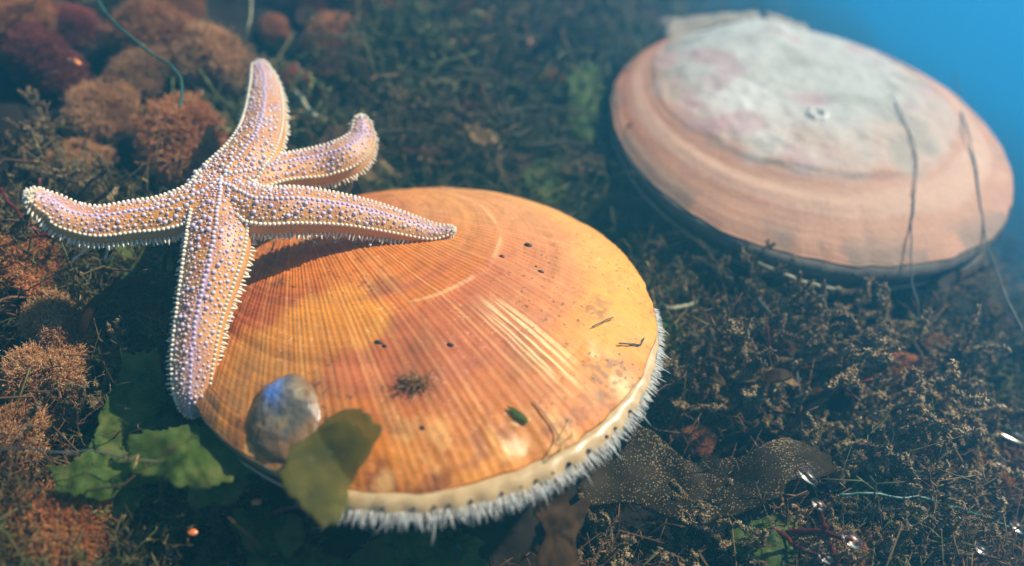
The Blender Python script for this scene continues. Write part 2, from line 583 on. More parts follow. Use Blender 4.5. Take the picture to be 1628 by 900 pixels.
def colour1(T, TH, X, Y, P):
    px, py = px_of(P)
    z = np.zeros_like(T)
    q = np.stack([X, Y, z], -1)
    def L(a, b, f): return a + (np.asarray(b) - a) * f[..., None]
    c = np.broadcast_to(np.array([.55, .17, .026]), T.shape + (3,)).copy()
    band = fbm(np.stack([T * 9 + .25 * fbm(q * 30, 2), TH * .5, z + 4], -1), 4)
    c = L(c, [.46, .13, .055], sstep(.45, .62, band) * .8)
    c = L(c, [.70, .36, .11], sstep(.55, .70, fbm(np.stack([T * 7 + 9, TH * .9, z], -1), 3)) * .6)
    blotch = fbm(q * 38 + 3, 5)
    c = L(c, [.36, .085, .025], sstep(.50, .66, blotch) * .75)
    c = L(c, [.20, .09, .04], sstep(.56, .74, fbm(q * 75 + 33, 5)) * .55)
    c = L(c, [.74, .33, .04], sstep(.52, .66, fbm(q * 26 + 9, 4)) * .6)
    # radial streaks
    st = fbm(np.stack([TH * 70, T * 2.5, z + 2], -1), 4)
    c = L(c, [.80, .48, .20], sstep(.52, .75, st) * .28)
    st2 = fbm(np.stack([TH * 150, T * 4, z + 7], -1), 3)
    c = L(c, [.34, .085, .022], sstep(.5, .7, st2) * .30)
    fine = .5 + .5 * np.cos(TH * 320 + 9 * fbm(np.stack([TH * 14, T * 1.2, z + 50], -1), 3))
    gran = fbm(np.stack([TH * 320 / 6.2832, T * 130, z], -1), 2)
    c = c * (.80 + .34 * fine * (.35 + .65 * sstep(.85, .35, T)) * (.5 + gran) * (.45 + 1.1 * fbm(np.stack([TH * 30, T * 4, z + 60], -1), 3)))[..., None]
    c = c * (.84 + .32 * fbm(np.stack([T * 46 + 1.2 * fbm(q * 40, 2), TH * .7, z + 70], -1), 3))[..., None]
    # yellow margin on the far and right side, pink middle
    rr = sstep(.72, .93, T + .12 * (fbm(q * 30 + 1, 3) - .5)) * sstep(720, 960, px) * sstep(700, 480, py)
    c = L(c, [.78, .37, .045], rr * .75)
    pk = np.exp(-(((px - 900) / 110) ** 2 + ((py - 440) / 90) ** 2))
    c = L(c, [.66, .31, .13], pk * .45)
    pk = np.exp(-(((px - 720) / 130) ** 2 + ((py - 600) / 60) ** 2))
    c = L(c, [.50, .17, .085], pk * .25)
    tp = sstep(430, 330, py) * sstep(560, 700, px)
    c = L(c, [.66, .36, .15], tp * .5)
    # pale streaks and a worn patch by the lower right margin
    w = np.exp(-((TH - S1th(918, 612)) / .05) ** 2) * sstep(.64, .74, T) * sstep(.97, .86, T) * sstep(.44, .62, fbm(np.stack([TH * 190, T * 5, z], -1), 4))
    c = L(c, [.90, .74, .46], w * .85)
    w = np.exp(-((TH - S1th(985, 610)) / .03) ** 2) * sstep(.86, .9, T) * sstep(.35, .6, fbm(q * 120, 3))
    c = L(c, [.85, .68, .42], w * .7)
    w = sstep(.40, .62, fbm(q * 160, 4) + .35 * np.exp(-(((px - 815) / 20) ** 2 + ((py - 716) / 13) ** 2)) - .15) * np.exp(-(((px - 815) / 26) ** 2 + ((py - 716) / 16) ** 2) * .9)
    c = L(c, [.92, .86, .74], np.clip(w * 2.6, 0, 1))
    # old growth check: pale line with grit in it
    ln = sstep(.007, .002, np.abs(T - .60 - .012 * np.sin(TH * 7) - .02 * (fbm(q * 60, 3) - .5))) * sstep(S1th(700, 560) - .1, S1th(700, 560) + .05, TH * np.sign(S1th(700, 560) + 1e-9) if False else TH)
    c = L(c, [.86, .62, .36], ln * .32 * sstep(.42, .60, fbm(q * 130, 3)))
    # amber, dirty lower margin
    lm = sstep(.80, .97, T) * sstep(560, 700, py)
    c = L(c, [.62, .24, .03], lm * .6)
    c = L(c, [.20, .055, .015], lm * sstep(.47, .62, fbm(q * 110 + 4, 5)) * .8)
    c = L(c, [.80, .52, .22], lm * sstep(.52, .75, fbm(q * 170 + 14, 4)) * .5)
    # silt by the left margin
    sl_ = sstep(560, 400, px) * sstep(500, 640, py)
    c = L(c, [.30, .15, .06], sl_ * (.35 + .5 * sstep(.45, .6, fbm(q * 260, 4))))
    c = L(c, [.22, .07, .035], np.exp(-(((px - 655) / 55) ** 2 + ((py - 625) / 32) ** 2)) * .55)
    dt = sstep(.50, .66, fbm(q * 85 + 90, 5)) * sstep(820, 960, px) * sstep(420, 520, py)
    c = L(c, [.24, .12, .05], dt * sstep(.42, .58, fbm(q * 620, 3)) * .8)
    # dark specks
    sp = sstep(.71, .77, fbm(q * 900, 3)) * sstep(.42, .7, fbm(q * 45 + 8, 3))
    c = L(c, [.06, .03, .02], sp * .8)
    sp = sstep(.72, .78, fbm(q * 1100 + 31, 3)) * sstep(.5, .7, fbm(q * 35 + 28, 3))
    c = L(c, [.85, .72, .5], sp * .4)
    c = c * (.86 + .28 * fbm(q * 300, 3))[..., None]
    c = c * np.array([1.12, .97, .74])
    return np.clip(c, .01, .95)

def S1th(px, py):
    h, _ = drop(px, py, B_s1)
    d = h - S1.C
    return math.atan2(d @ S1.b, d @ S1.a + S1.R)

scal = bpy.data.objects.new("scallop", None); COL.objects.link(scal)
tag(scal, "bright orange ribbed scallop with white fringe and black eyes, under the starfish", "scallop")
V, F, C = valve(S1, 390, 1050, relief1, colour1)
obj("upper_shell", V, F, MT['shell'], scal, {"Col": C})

def lower_valve(S, G, depth, mat, parent):
    T, TH, X, Y, Z = shell_grid(S, 30, 70)
    gp = G * (X / S.R + 1) / 2
    rho = np.clip(np.hypot(X, Y) / S.R, 0, 1)
    Zl = -gp - depth * np.maximum(1 - rho ** 2, 0) ** .7
    P = S.loc(X, Y, Zl).reshape(-1, 3); Pb = S.loc(X, Y, Zl + .0015).reshape(-1, 3)
    n = len(P)
    last = 29 * 70 + np.arange(70)
    F = np.concatenate([grid_faces(30, 70, 0, True), grid_faces(30, 70, n), np.stack([last[:-1], last[1:], last[1:] + n, last[:-1] + n], -1)])
    return obj("lower_shell", np.concatenate([P, Pb]), F, mat, parent)

def ears(S, mat, parent, z0=-.002, ks=(1.0, 1.0), col=None):
    for sgn, k in zip((-1, 1), ks):
        R = S.R
        nx, ny = 8, 12
        V = []
        for zoff in (0.0, -.0022):
            for i in range(nx):
                for j in range(ny):
                    v = j / (ny - 1)
                    Y = sgn * (.02 + .50 * k * v) * R
                    edge = -R * math.sqrt(max(1 - min((.02 + .50 * k * v), .999) ** 2, 0))
                    X0 = -R * 1.03
                    X1 = edge + .05 * R
                    X = X0 + (X1 - X0) * i / (nx - 1)
                    V.append(S.loc(X, Y, z0 + zoff + .003 * math.cos(v * 3) + .0006 * math.sin(j * 2.1)))
        V = np.array(V).reshape(-1, 3); n = nx * ny
        F = [grid_faces(nx, ny), grid_faces(nx, ny, n, True)]
        ring = [i * ny for i in range(nx)] + [(nx - 1) * ny + j for j in range(1, ny)] + [i * ny + ny - 1 for i in range(nx - 2, -1, -1)] + list(range(ny - 2, 0, -1))
        ring = np.array(ring); r2 = np.roll(ring, -1)
        F.append(np.stack([ring, r2, r2 + n, ring + n], -1))
        c = np.broadcast_to(np.array(col or [.5, .3, .15]), (len(V), 3)) * (.7 + .6 * fbm(V * 120, 3))[:, None]
        obj("hinge_ear", V, np.concatenate(F), mat, parent, {"Col": c})

lower_valve(S1, .011, .008, MT['lower_shell'], scal)
ears(S1, MT['shell'], scal, ks=(.8, .8))

AM = S1.alpha(770, 800)
def mant_w(al):
    al = np.asarray(al, float)
    px, _ = proj(S1.loc(S1.R * np.cos(al), S1.R * np.sin(al), al * 0))
    return .74 * np.clip(np.cos((al - AM) * 1.1), 0, 1) ** .8 * sstep(420, 560, px)
PROF = np.array([(-.006, -.0018), (-.0016, -.0011), (.0004, -.0006), (.0030, -.0015), (.0056, -.0036), (.0068, -.0066), (.0056, -.0098), (-.001, -.0118), (-.006, -.0110), (-.008, -.006)])
def mantle_geo(S, prof, a0, a1, n, wf, scallop=0.0):
    al = np.linspace(a0, a1, n)
    w = wf(al)
    wav = 1 + scallop * np.sin(al * 55) + .12 * (fbm(np.stack([al * 14, al * 0, al * 0], -1), 3) - .5)
    r = S.R + prof[None, :, 0] * (w * wav)[:, None]
    z = prof[None, :, 1] * (.25 + .75 * w)[:, None]
    V = S.loc(r * np.cos(al)[:, None], r * np.sin(al)[:, None], z).reshape(-1, 3)
    m = len(prof)
    i = np.arange(n - 1)[:, None] * m; j = np.arange(m)[None]; j2 = (j + 1) % m
    F = np.stack([i + j, i + j2, i + m + j2, i + m + j], -1).reshape(-1, 4)
    return V, F
V, F = mantle_geo(S1, PROF, AM - 1.42, AM + 1.42, 700, mant_w, .09)
mantle = obj("mantle", V, F, MT['mantle'], scal)

def mantle_pt(S, al, w, r_, z_):
    return S.loc((S.R + r_ * w) * np.cos(al), (S.R + r_ * w) * np.sin(al), z_ * (.25 + .75 * w))

# tentacles in two uneven rows
K = 640
al = AM + np.linspace(-1.25, 1.3, K) + RNG.normal(size=K) * .0025
w = mant_w(al); al = al[w > .12]; w = w[w > .12]; K = len(al)
row = (np.arange(K) % 2) * .8 + .2 * RNG.random(K)
root = S1.loc((S1.R + (.0056 + .0008 * row) * w) * np.cos(al), (S1.R + (.0056 + .0008 * row) * w) * np.sin(al), (-.0042 - .0024 * row) * (.25 + .75 * w))
rad = np.cos(al)[:, None] * S1.a + np.sin(al)[:, None] * S1.b
tan_ = -np.sin(al)[:, None] * S1.a + np.cos(al)[:, None] * S1.b
ln_ = (.0034 + .0018 * RNG.random(K) + .004 * (RNG.random(K) > .97)) * (.35 + .65 * w)
dirv = unit(rad * 1.0 - S1.n * (.12 + .35 * RNG.random(K))[:, None] + tan_ * (RNG.normal(size=K) * .10)[:, None])
n_ = 6
ss = np.linspace(0, 1, n_)
curl = -S1.n[None] * .35 + tan_ * (RNG.normal(size=K) * .3)[:, None]
P = root[:, None] + dirv[:, None] * (ln_[:, None] * ss)[..., None] + curl[:, None] * (ln_[:, None] * ss ** 2)[..., None] * .6
Rr = np.linspace(1, .22, n_)[None] * (.00019 + .00012 * RNG.random(K))[:, None]
V, F = tubes(P, Rr, 4)
obj("tentacle_fringe", V, F, MT['tentacle'], mantle)
sv, sf = ico(2)
for (ex, ey, er) in [(606, 802, .8), (656, 803, .8), (690, 806, .9), (715, 806, .8), (752, 802, 1.0), (806, 793, .9), (862, 768, .9), (889, 755, .8), (913, 736, 1.2), (945, 714, 1.2), (972, 690, 1.0), (984, 675, .8), (1004, 646, .8), (836, 778, .6)]:
    a_ = S1.alpha(ex, ey)
    wv = float(mant_w(np.array(a_)))
    c = mantle_pt(S1, a_, wv, .0054, -.0032)
    c = c.reshape(3)
    obj("eye", c + sv * .00062 * er, sf, MT['eye'], mantle)

# ------------------------------------------------------------------ far scallop
def colour2(T, TH, X, Y, P):
    z = np.zeros_like(T); q = np.stack([X, Y, z], -1)
    def L(a, b, f): return a + (np.asarray(b) - a) * f[..., None]
    c = np.broadcast_to(np.array([.47, .225, .125]), T.shape + (3,)).copy()
    band = fbm(np.stack([T * 12 + .8 * fbm(q * 22, 3), TH * .6, z], -1), 4)
    c = L(c, [.56, .34, .22], sstep(.46, .64, band) * .7)
    c = L(c, [.42, .15, .07], sstep(.5, .66, fbm(np.stack([T * 9 + 6, TH * .8, z], -1), 4)) * .6)
    c = L(c, [.70, .50, .36], sstep(.56, .7, fbm(q * 30 + 2, 4)) * .4)
    k2 = T - crust_t(TH, q)
    k = sstep(.035, -.035, k2 + .09 * (fbm(q * 70 + 7, 4) - .5))
    cr = np.broadcast_to(np.array([.43, .40, .34]), T.shape + (3,)).copy()
    m = fbm(q * 24 + 11, 4)
    cr = L(cr, [.46, .29, .22], sstep(.45, .68, m) * .6)
    cr = L(cr, [.47, .30, .21], sstep(.50, .74, T + .25 * (fbm(q * 35 + 71, 4) - .5)) * .75)
    cr = L(cr, [.60, .57, .50], sstep(.48, .70, fbm(q * 30 + 21, 4)) * .75)
    cr = L(cr, [.42, .20, .20], sstep(.60, .75, fbm(q * 48 + 41, 3)) * .5)
    cr = L(cr, [.25, .23, .17], sstep(.56, .7, fbm(q * 70 + 51, 3)) * .5)
    c = L(c, [0, 0, 0], z) * (1 - k[..., None]) + cr * k[..., None]
    c = L(c, [.14, .09, .07], sstep(.012, .003, np.abs(k2 - .012 - .03 * (fbm(q * 60 + 77, 3) - .5))) * sstep(.3, .6, fbm(q * 20 + 3, 2) + .02) * .45)
    c = L(c, [.16, .13, .09], sstep(.9, .99, T) * sstep(.45, .6, fbm(q * 60, 3)) * .6)
    return np.clip(c * (.88 + .24 * fbm(q * 200, 3))[..., None], .01, .95)
_p = proj(S2.C + S2.b * .05)[0]
EARS2 = (.55, 1.15) if _p < 1285 else (1.15, .55)
scal2 = bpy.data.objects.new("scallop", None); COL.objects.link(scal2)
tag(scal2, "pale pinkish scallop with whitish crust and step ring, farther off in blue water", "scallop")
V, F, C = valve(S2, 260, 420, relief2, colour2)
obj("upper_shell", V, F, MT['far_shell'], scal2, {"Col": C})
lower_valve(S2, .014, .012, MT['lower_shell'], scal2)
ears(S2, MT['far_shell'], scal2, z0=.004, ks=EARS2, col=[.30, .24, .17])
AM2 = S2.alpha(1370, 440)
def mant_w2(a): return .9 * np.clip(np.cos((a - AM2) * 1.15), 0, 1) ** .8 * .55
V, F = mantle_geo(S2, PROF * 1.05, AM2 - 1.36, AM2 + 1.36, 260, mant_w2, .04)
mant2 = obj("mantle", V, F, MT['grey_mantle'], scal2)
for ex in np.arange(1205, 1430, 26):
    a_ = S2.alpha(ex, 436)
    wv = float(mant_w2(np.array(a_)))
    c = mantle_pt(S2, a_, wv, .0055, -.0036).reshape(3)
    obj("eye", c + sv * .0007, sf, MT['eye'], mant2)

# ------------------------------------------------------------------ starfish
ARMS = [  # photo x, y, half width in photo px, height z
    [(362, 292, 52, .034), (390, 258, 45, .036), (410, 225, 40, .037), (420, 188, 35, .036), (421, 140, 26, .034), (414, 108, 15, .031)],
    [(362, 298, 46, .034), (410, 284, 34, .035), (455, 272, 33, .034), (510, 264, 37, .033), (550, 250, 36, .036), (574, 224, 25, .037), (575, 200, 16, .039)],
    [(355, 310, 46, .034), (410, 334, 45, .037), (473, 334, 44, .038), (544, 340, 37, .037), (615, 354, 30, .035), (684, 371, 20, .0335), (710, 369, 12, .035)],
    [(354, 305, 46, .034), (349, 360, 53, .034), (341, 413, 53, .032), (319, 505, 42, .026), (308, 578, 38, .020), (306, 625, 31, .015), (306, 640, 25, .012)],
    [(352, 305, 46, .034), (320, 325, 43, .034), (262, 345, 40, .032), (214, 351, 38, .031), (159, 358, 36, .031), (113, 349, 33, .033), (84, 334, 31, .036), (66, 324, 27, .039)]]
SECT = [(0, .60), (.22, .57), (.45, .50), (.66, .40), (.84, .26), (.97, .06), (1.0, -.12), (.90, -.28), (.6, -.36), (.25, -.36)]
half = np.array(SECT) * [1, 1.18]
SEC = np.concatenate([half, [(0, -.36)], (half * [-1, 1])[:0:-1]])          # closed section, right side then left
geo, samp = [], []
star_c = at(358, 300, .034)
for ai, arm in enumerate(ARMS):
    q = spline(arm, 46)
    # ease the tip into a rounded end
    P = np.array([at(a[0], a[1], a[3]) for a in q])
    seg = np.concatenate([[0], np.cumsum(np.linalg.norm(np.diff(P, axis=0), axis=1))])
    Lh = seg[-1]
    A = np.array([q[i, 2] / ppm(P[i]) for i in range(len(q))]) * .955
    rt = A[-1]
    T = unit(np.gradient(P, axis=0))
    ext = np.linspace(0, 1, 7)[1:] * .92
    P = np.concatenate([P, P[-1] + T[-1] * rt * np.sin(ext * np.pi / 2)[:, None] * 1.1])
    A = np.concatenate([A, rt * np.cos(ext * np.pi / 2)])
    T = unit(np.gradient(P, axis=0))
    up = np.array([0, -.10, 1.0])
    Sd = unit(np.cross(T, up)); Up = np.cross(Sd, T)
    V = P[:, None] + A[:, None, None] * (SEC[None, :, 0, None] * Sd[:, None] + SEC[None, :, 1, None] * Up[:, None])
    m = len(SEC); n = len(P)
    i = np.arange(n - 1)[:, None] * m; j = np.arange(m)[None]; j2 = (j + 1) % m
    F = np.stack([i + j, i + j2, i + m + j2, i + m + j], -1).reshape(-1, 4)
    capc = np.stack([P[0], P[-1] + T[-1] * A[-1] * .3])
    Vv = np.concatenate([V.reshape(-1, 3), capc])
    tri = [[m * n, (k + 1) % m, k] for k in range(m)] + [[m * n + 1, (n - 1) * m + k, (n - 1) * m + (k + 1) % m] for k in range(m)]
    geo.append((Vv, [F, np.array(tri)]))
    s = np.linspace(0, 1, n)
    samp.append(dict(V=V, P=P, A=A, T=T, Sd=Sd, Up=Up, s=s, L=Lh))
dv, df = ico(3)
geo.append((star_c + np.array([0, 0, -.002]) + dv * [.0125, .0125, .0085], df))
V, F = join_geo(geo)
tmp = link("tmp", mesh_data("tmp", V, F))
rm = tmp.modifiers.new("r", 'REMESH'); rm.mode = 'VOXEL'; rm.voxel_size = .00055
sm = tmp.modifiers.new("s", 'SMOOTH'); sm.factor = .5; sm.iterations = 7
ev = tmp.evaluated_get(bpy.context.evaluated_depsgraph_get())
me = bpy.data.meshes.new_from_object(ev)
bpy.data.objects.remove(tmp)
nv = len(me.vertices)
BV = np.empty(nv * 3, np.float32); me.vertices.foreach_get("co", BV); BV = BV.reshape(-1, 3).astype(float)
BN = np.empty(nv * 3, np.float32); me.vertices.foreach_get("normal", BN); BN = BN.reshape(-1, 3).astype(float)
BF = np.array([list(p.vertices) for p in me.polygons if len(p.vertices) == 4])
print("star verts", nv)
# arm parameters per vertex
kd = KDTree(sum(x['V'].shape[0] * x['V'].shape[1] for x in samp)); info = []
for ai, x in enumerate(samp):
    for i in range(x['V'].shape[0]):
        for j in range(len(SEC)):
            kd.insert(Vector(x['V'][i, j]), len(info)); info.append((ai, x['s'][i], SEC[j, 0], SEC[j, 1]))
kd.balance(); info = np.array(info)
idx = np.array([kd.find(Vector(v))[1] for v in BV])
vs, vx, vy = info[idx, 1], info[idx, 2], info[idx, 3]
def star_base(P, s, x, y):
    n1 = fbm(P * 160, 3)
    c = np.broadcast_to(np.array([.64, .265, .035]), P.shape).copy()
    def L(a, b, f): return a + (np.asarray(b) - a) * f[:, None]
    c = L(c, [.40, .13, .035], sstep(.46, .60, n1) * .8)
    c = L(c, [.48, .19, .04], sstep(.50, .62, fbm(P * 420 + 5, 3)) * .6)
    c = L(c, [.30, .14, .08], sstep(.56, .66, fbm(P * 260 + 15, 3)) * .5)
    lav = np.clip(sstep(.5, 1, s) * .55 + sstep(.5, .7, fbm(P * 90 + 4, 3)) * .35, 0, 1)
    c = L(c, [.58, .42, .50], lav * sstep(.75, .3, np.abs(x)) * .85)
    c = L(c, [.70, .36, .14], sstep(.55, .8, np.abs(x)) * .6)
    c = L(c, [.52, .36, .55], sstep(.2, .06, np.abs(x)) * (y > 0) * sstep(.2, .4, s) * .7)
    c = L(c, [.80, .70, .52], sstep(.93, .99, s) * .9)
    c = L(c, [.78, .62, .42], (y < -.2) * .7)
    return c
bc = star_base(BV, vs, vx, vy)
bodyb = BVHTree.FromPolygons([tuple(v) for v in BV], BF.tolist())
def snap(p):
    h = bodyb.find_nearest(Vector(p))
    return np.array(h[0]), np.array(h[1]), h[3]
KN = []  # position, direction, radius, length, colour
WHITE, LAV, CREAM = np.array([.66, .57, .60]), np.array([.47, .35, .54]), np.array([.78, .69, .54])
for ai, x in enumerate(samp):
    def row_pts(si, sx, spacing, off=0):
        line = x['P'] + x['A'][:, None] * (sx * x['Sd'] + si * x['Up'])
        d = np.concatenate([[0], np.cumsum(np.linalg.norm(np.diff(line, axis=0), axis=1))])
        pos = np.arange(off, d[-1], spacing)
        ss_ = np.interp(pos, d, x['s'])
        out = [np.array([np.interp(p, d, line[:, k]) for k in range(3)]) for p in pos]
        Sd = [np.array([np.interp(p, d, x['Sd'][:, k]) for k in range(3)]) for p in pos]
        Up = [np.array([np.interp(p, d, x['Up'][:, k]) for k in range(3)]) for p in pos]
        return zip(out, ss_, Sd, Up)
    for p, s, Sd, Up in row_pts(.70, 0, .00165):                 # ridge row
        h, n, dd = snap(p)
        if dd > .0016: continue
        k = 1 - .5 * s
        KN.append((h + Sd * RNG.normal() * .0002, n, .00082 * k, .00080 * k, WHITE * (1 - .5 * min(1, s * 1.6)) + LAV * .5 * min(1, s * 1.6)))
    for sgn in (-1, 1):
        for p, s, Sd, Up in row_pts(.29, sgn * .86, .00145, .0006):   # upper marginal row
            h, n, dd = snap(p)
            if dd > .0016: continue
            KN.append((h, unit(n + .5 * Up), .00078 * (1 - .35 * s), .0012 * (1 - .3 * s), CREAM))
        for yy, sxx, le in ((-.15, 1.0, .0026), (-.30, .93, .0022)):        # lower marginal pegs
            for p, s, Sd, Up in row_pts(yy, sgn * sxx, .00140, RNG.random() * .001):
                h, n, dd = snap(p)
                if dd > .0016: continue
                KN.append((h, unit(Sd * sgn * 1.0 - Up * (.35 - yy) + RNG.normal(size=3) * .22), .00045 * (1 - .25 * s), le * (.6 + .5 * RNG.random()) * (1 - .25 * s), CREAM * np.array([1, .97, .92])))
    for k in range(64):                                              # bristly tip
        d = unit(x['T'][-1] * 1.0 + RNG.normal(size=3) * .75)
        h = bodyb.ray_cast(Vector(x['P'][-4] + d * .02), Vector(-d))
        if h[0] is None or (np.array(h[0]) - x['P'][-3]) @ (np.array(h[0]) - x['P'][-3]) >.010 ** 2: continue
        KN.append((np.array(h[0]), unit(np.array(h[1]) + .6 * d), .00034, .0011, CREAM))
fixed = np.array([k[0] for k in KN])
cell = {}
def can(p, r):
    key = tuple(np.floor(p / .003).astype(int))
    for dx in (-1, 0, 1):
        for dy in (-1, 0, 1):
            for dz in (-1, 0, 1):
                for q, rq in cell.get((key[0] + dx, key[1] + dy, key[2] + dz), ()):
                    if (p - q) @ (p - q) < (min(r, rq)) ** 2: return False
    cell.setdefault(key, []).append((p, r))
    return True
for p in fixed: cell.setdefault(tuple(np.floor(p / .003).astype(int)), []).append((p, .0016))
for big in (1, 0):
    order = RNG.permutation(nv)
    for i in order:
        if BN[i, 2] < -.05 or vy[i] < .0: continue
        if abs(vx[i]) > .74 and vs[i] > .1: continue
        s = vs[i]
        sp = (.00200 if big else .00118) * (1 - .38 * s) * (1.0 if s > .12 else .92)
        if RNG.random() < (.45 if big else .3): continue
        if can(BV[i], sp):
            k = (1 - .45 * s) * (.55 + .75 * RNG.random())
            r = (.00076 if big else .00036) * k
            lv = np.clip(fbm(BV[i][None] * 110 + 9, 2)[0] * 1.8 - .4, 0, 1)
            KN.append((BV[i], unit(BN[i] + RNG.normal(size=3) * .25), r, r * (.7 + .7 * RNG.random()), WHITE * (1 - .6 * lv) + LAV * .6 * lv))
# each knob: a rounded peg
KP = np.array([k[0] for k in KN]); KD = unit(np.array([k[1] for k in KN])); KR = np.array([k[2] for k in KN]); KL = np.array([k[3] for k in KN]); KC = np.array([k[4] for k in KN])
print("knobs", len(KN))
rings = [(-.5, 1.05), (.25, 1.0), (.62, .86), (.88, .55), (1.0, .18)]
N1 = unit(np.cross(KD, np.array([.31, .72, .55]))); N2 = np.cross(KD, N1)
an = np.arange(7) * 2 * np.pi / 7
Vk = np.stack([KP[:, None] + KD[:, None] * (KL * h)[:, None, None] + (KR * r)[:, None, None] * (np.cos(an)[None, :, None] * N1[:, None] + np.sin(an)[None, :, None] * N2[:, None]) for h, r in rings], 1)
K = len(KN); m = 7; nr = len(rings)
b = (np.arange(K) * nr * m)[:, None, None]; i = (np.arange(nr - 1) * m)[None, :, None]; j = np.arange(m)[None, None]; j2 = (j + 1) % m
Fk = np.stack([b + i + j, b + i + j2, b + i + m + j2, b + i + m + j], -1).reshape(-1, 4)
top = (np.arange(K) * nr * m + (nr - 1) * m)[:, None]
Fk2 = np.concatenate([np.concatenate([top + 0, top + 1, top + 2, top + 3], 1), np.concatenate([top + 0, top + 3, top + 4, top + 6], 1), np.concatenate([top + 4, top + 5, top + 6, top + 4], 1)[:, :3].repeat(1, 0)[:, [0, 1, 2, 2]]])
Fk2 = Fk2[: 2 * K]
Vk = Vk.reshape(-1, 3)
Ck = np.repeat(KC, nr * m, 0) * np.tile(np.repeat(np.array([.55, .85, 1, 1.05, 1.05]), m), K)[:, None] ** 0 
Ck[np.tile(np.repeat(np.arange(nr), m), K) == 0] *= [.9, .62, .4]
V, F = join_geo([(BV, BF), (Vk, np.concatenate([Fk, Fk2]))])
star = obj("starfish", V, F, MT['star'], None, {"Col": np.clip(np.concatenate([bc, Ck]), .01, .95)})
tag(star, "knobbly orange and lavender five-armed starfish draped over the near orange scallop", "starfish")
# tube feet reaching out from under two arms
for (a, b_) in [((140, 394), (118, 412)), ((172, 396), (168, 411)), ((536, 378), (533, 388)), ((592, 380), (588, 392)), ((436, 385), (432, 400)), ((500, 384), (502, 391)), ((560, 378), (566, 387))]:
    h0 = at(a[0], a[1], .027 if a[0] < 300 else .030)
    h1 = at(b_[0], b_[1], .020) if a[0] < 300 else drop(*b_)[0] + [0, 0, .0008]
    pts = np.array([h0 + (h1 - h0) * f for f in (0, .35, .7, .9, 1.0)])
    V, F = pipe(pts, np.array([.00035, .0003, .0003, .0005, .00055]), 8)
    obj("tube_foot", V, F, MT['tube_foot'], star)

# ------------------------------------------------------------------ limpet on the near scallop
def limpet():
    h, n = drop(450, 662)
    k = ppm(h)
    ax = unit(np.array(drop(440, 600)[0]) - np.array(drop(452, 715)[0]))   # long axis, apex end
    ax = unit(ax - n * (ax @ n)); sd = np.cross(ax, n)
    nr, na = 40, 90
    V, C = [], []
    for i in range(nr):
        r = i / (nr - 1)
        a = np.arange(na) * 2 * np.pi / na
        ca, sa = np.cos(a), np.sin(a)
        irr = 1 + .10 * (fbm(np.stack([ca * 2, sa * 2, a * 0 + 3], -1), 3) - .5) * 2
        rx, ry = .0138 * irr, .0114 * irr
        offx = (1 - r) * .0052
        hh = .0042 * (1 - r ** 1.8) ** .75
        X = r * rx * ca + offx; Y = r * ry * sa
        hz = hh - .0006 + .00013 * np.sin(a * 46 + 5 * fbm(np.stack([ca * 3, sa * 3, a * 0 + r * 4], -1), 2)) * sstep(.2, .6, r)  + .0012 * (fbm(np.stack([X * 200, Y * 260, a * 0], -1), 3) - .5) + .0005 * (fbm(np.stack([X * 700, Y * 700, a * 0], -1), 3) - .5)
        p = h + X[:, None] * ax + Y[:, None] * sd + hz[:, None] * n
        nz_ = fbm(np.stack([X * 260, Y * 260, a * 0 + 9], -1), 4)
        c = np.array([.20, .17, .13]) + (np.array([.36, .27, .15]) - np.array([.20, .17, .13])) * sstep(.4, .6, nz_)[:, None]
        c = c + (np.array([.16, .34, .85]) - c) * np.clip(1.3 * np.exp(-(((X - .0085) / .0052) ** 2 + ((Y + .001) / .0028) ** 2)), 0, .95)[:, None]  # blue sky highlight painted into the shell colour
        c = c + (np.array([.40, .20, .07]) - c) * (sstep(.62, .95, r + .5 * (nz_ - .5) + .15 * (Y < 0) + .12 * (X < -.004)) * .85)[:, None]
        V.append(p); st_ = fbm(np.stack([ca * 9, sa * 9, a * 0 + r * 1.5], -1), 3)
        C.append(c * (.34 + .5 * st_)[:, None])
    # a closed underside
    V.append(np.repeat((h - n * .001)[None], na, 0)); C.append(C[-1])
    V = np.concatenate(V); C = np.concatenate(C)
    F = []
    for i in range(nr):
        for j in range(na):
            F.append([i * na + j, (i + 1) * na + j, (i + 1) * na + (j + 1) % na, i * na + (j + 1) % na])
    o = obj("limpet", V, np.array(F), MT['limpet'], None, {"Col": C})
    tag(o, "small grey limpet with a painted blue sky highlight, stuck on the orange scallop below the starfish arm", "limpet")
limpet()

# barnacle on far scallop
h, n = drop(1300, 183)
e1 = unit(np.cross(n, [0, 1.0, .2])); e2 = np.cross(n, e1)
na = 40; a = np.arange(na) * 2 * np.pi / na
V = []
for r, z in [(.0068, -.001), (.0058, .0010), (.0042, .0026), (.0032, .0028), (.0026, .0012), (.0018, -.0002), (.0001, -.0006)]:
    rr = r * (1 + .10 * np.sin(a * 6))
    z *= .55; rr = rr * .85
    V.append(h + n * z + (rr * np.cos(a))[:, None] * e1 + (rr * np.sin(a))[:, None] * e2)
V = np.concatenate(V)
F = np.array([[i * na + j, i * na + (j + 1) % na, (i + 1) * na + (j + 1) % na, (i + 1) * na + j] for i in range(6) for j in range(na)])
tag(obj("barnacle", V, F, MT['barnacle']), "white ring-shaped barnacle on top of the pale far scallop", "barnacle")

# ------------------------------------------------------------------ seaweed prototypes
def put(proto, loc, rz, sc, label=None, cat=None, group=None, tilt=(0, 0)):
    """copy a thing and its parts"""
    r = proto.copy(); COL.objects.link(r)
    r.location = loc; r.rotation_euler = (tilt[0], tilt[1], rz); r.scale = (sc, sc, sc)
    for ch in proto.children:
        c = ch.copy(); COL.objects.link(c); c.parent = r
    tag(r, label, cat, group)
    return r

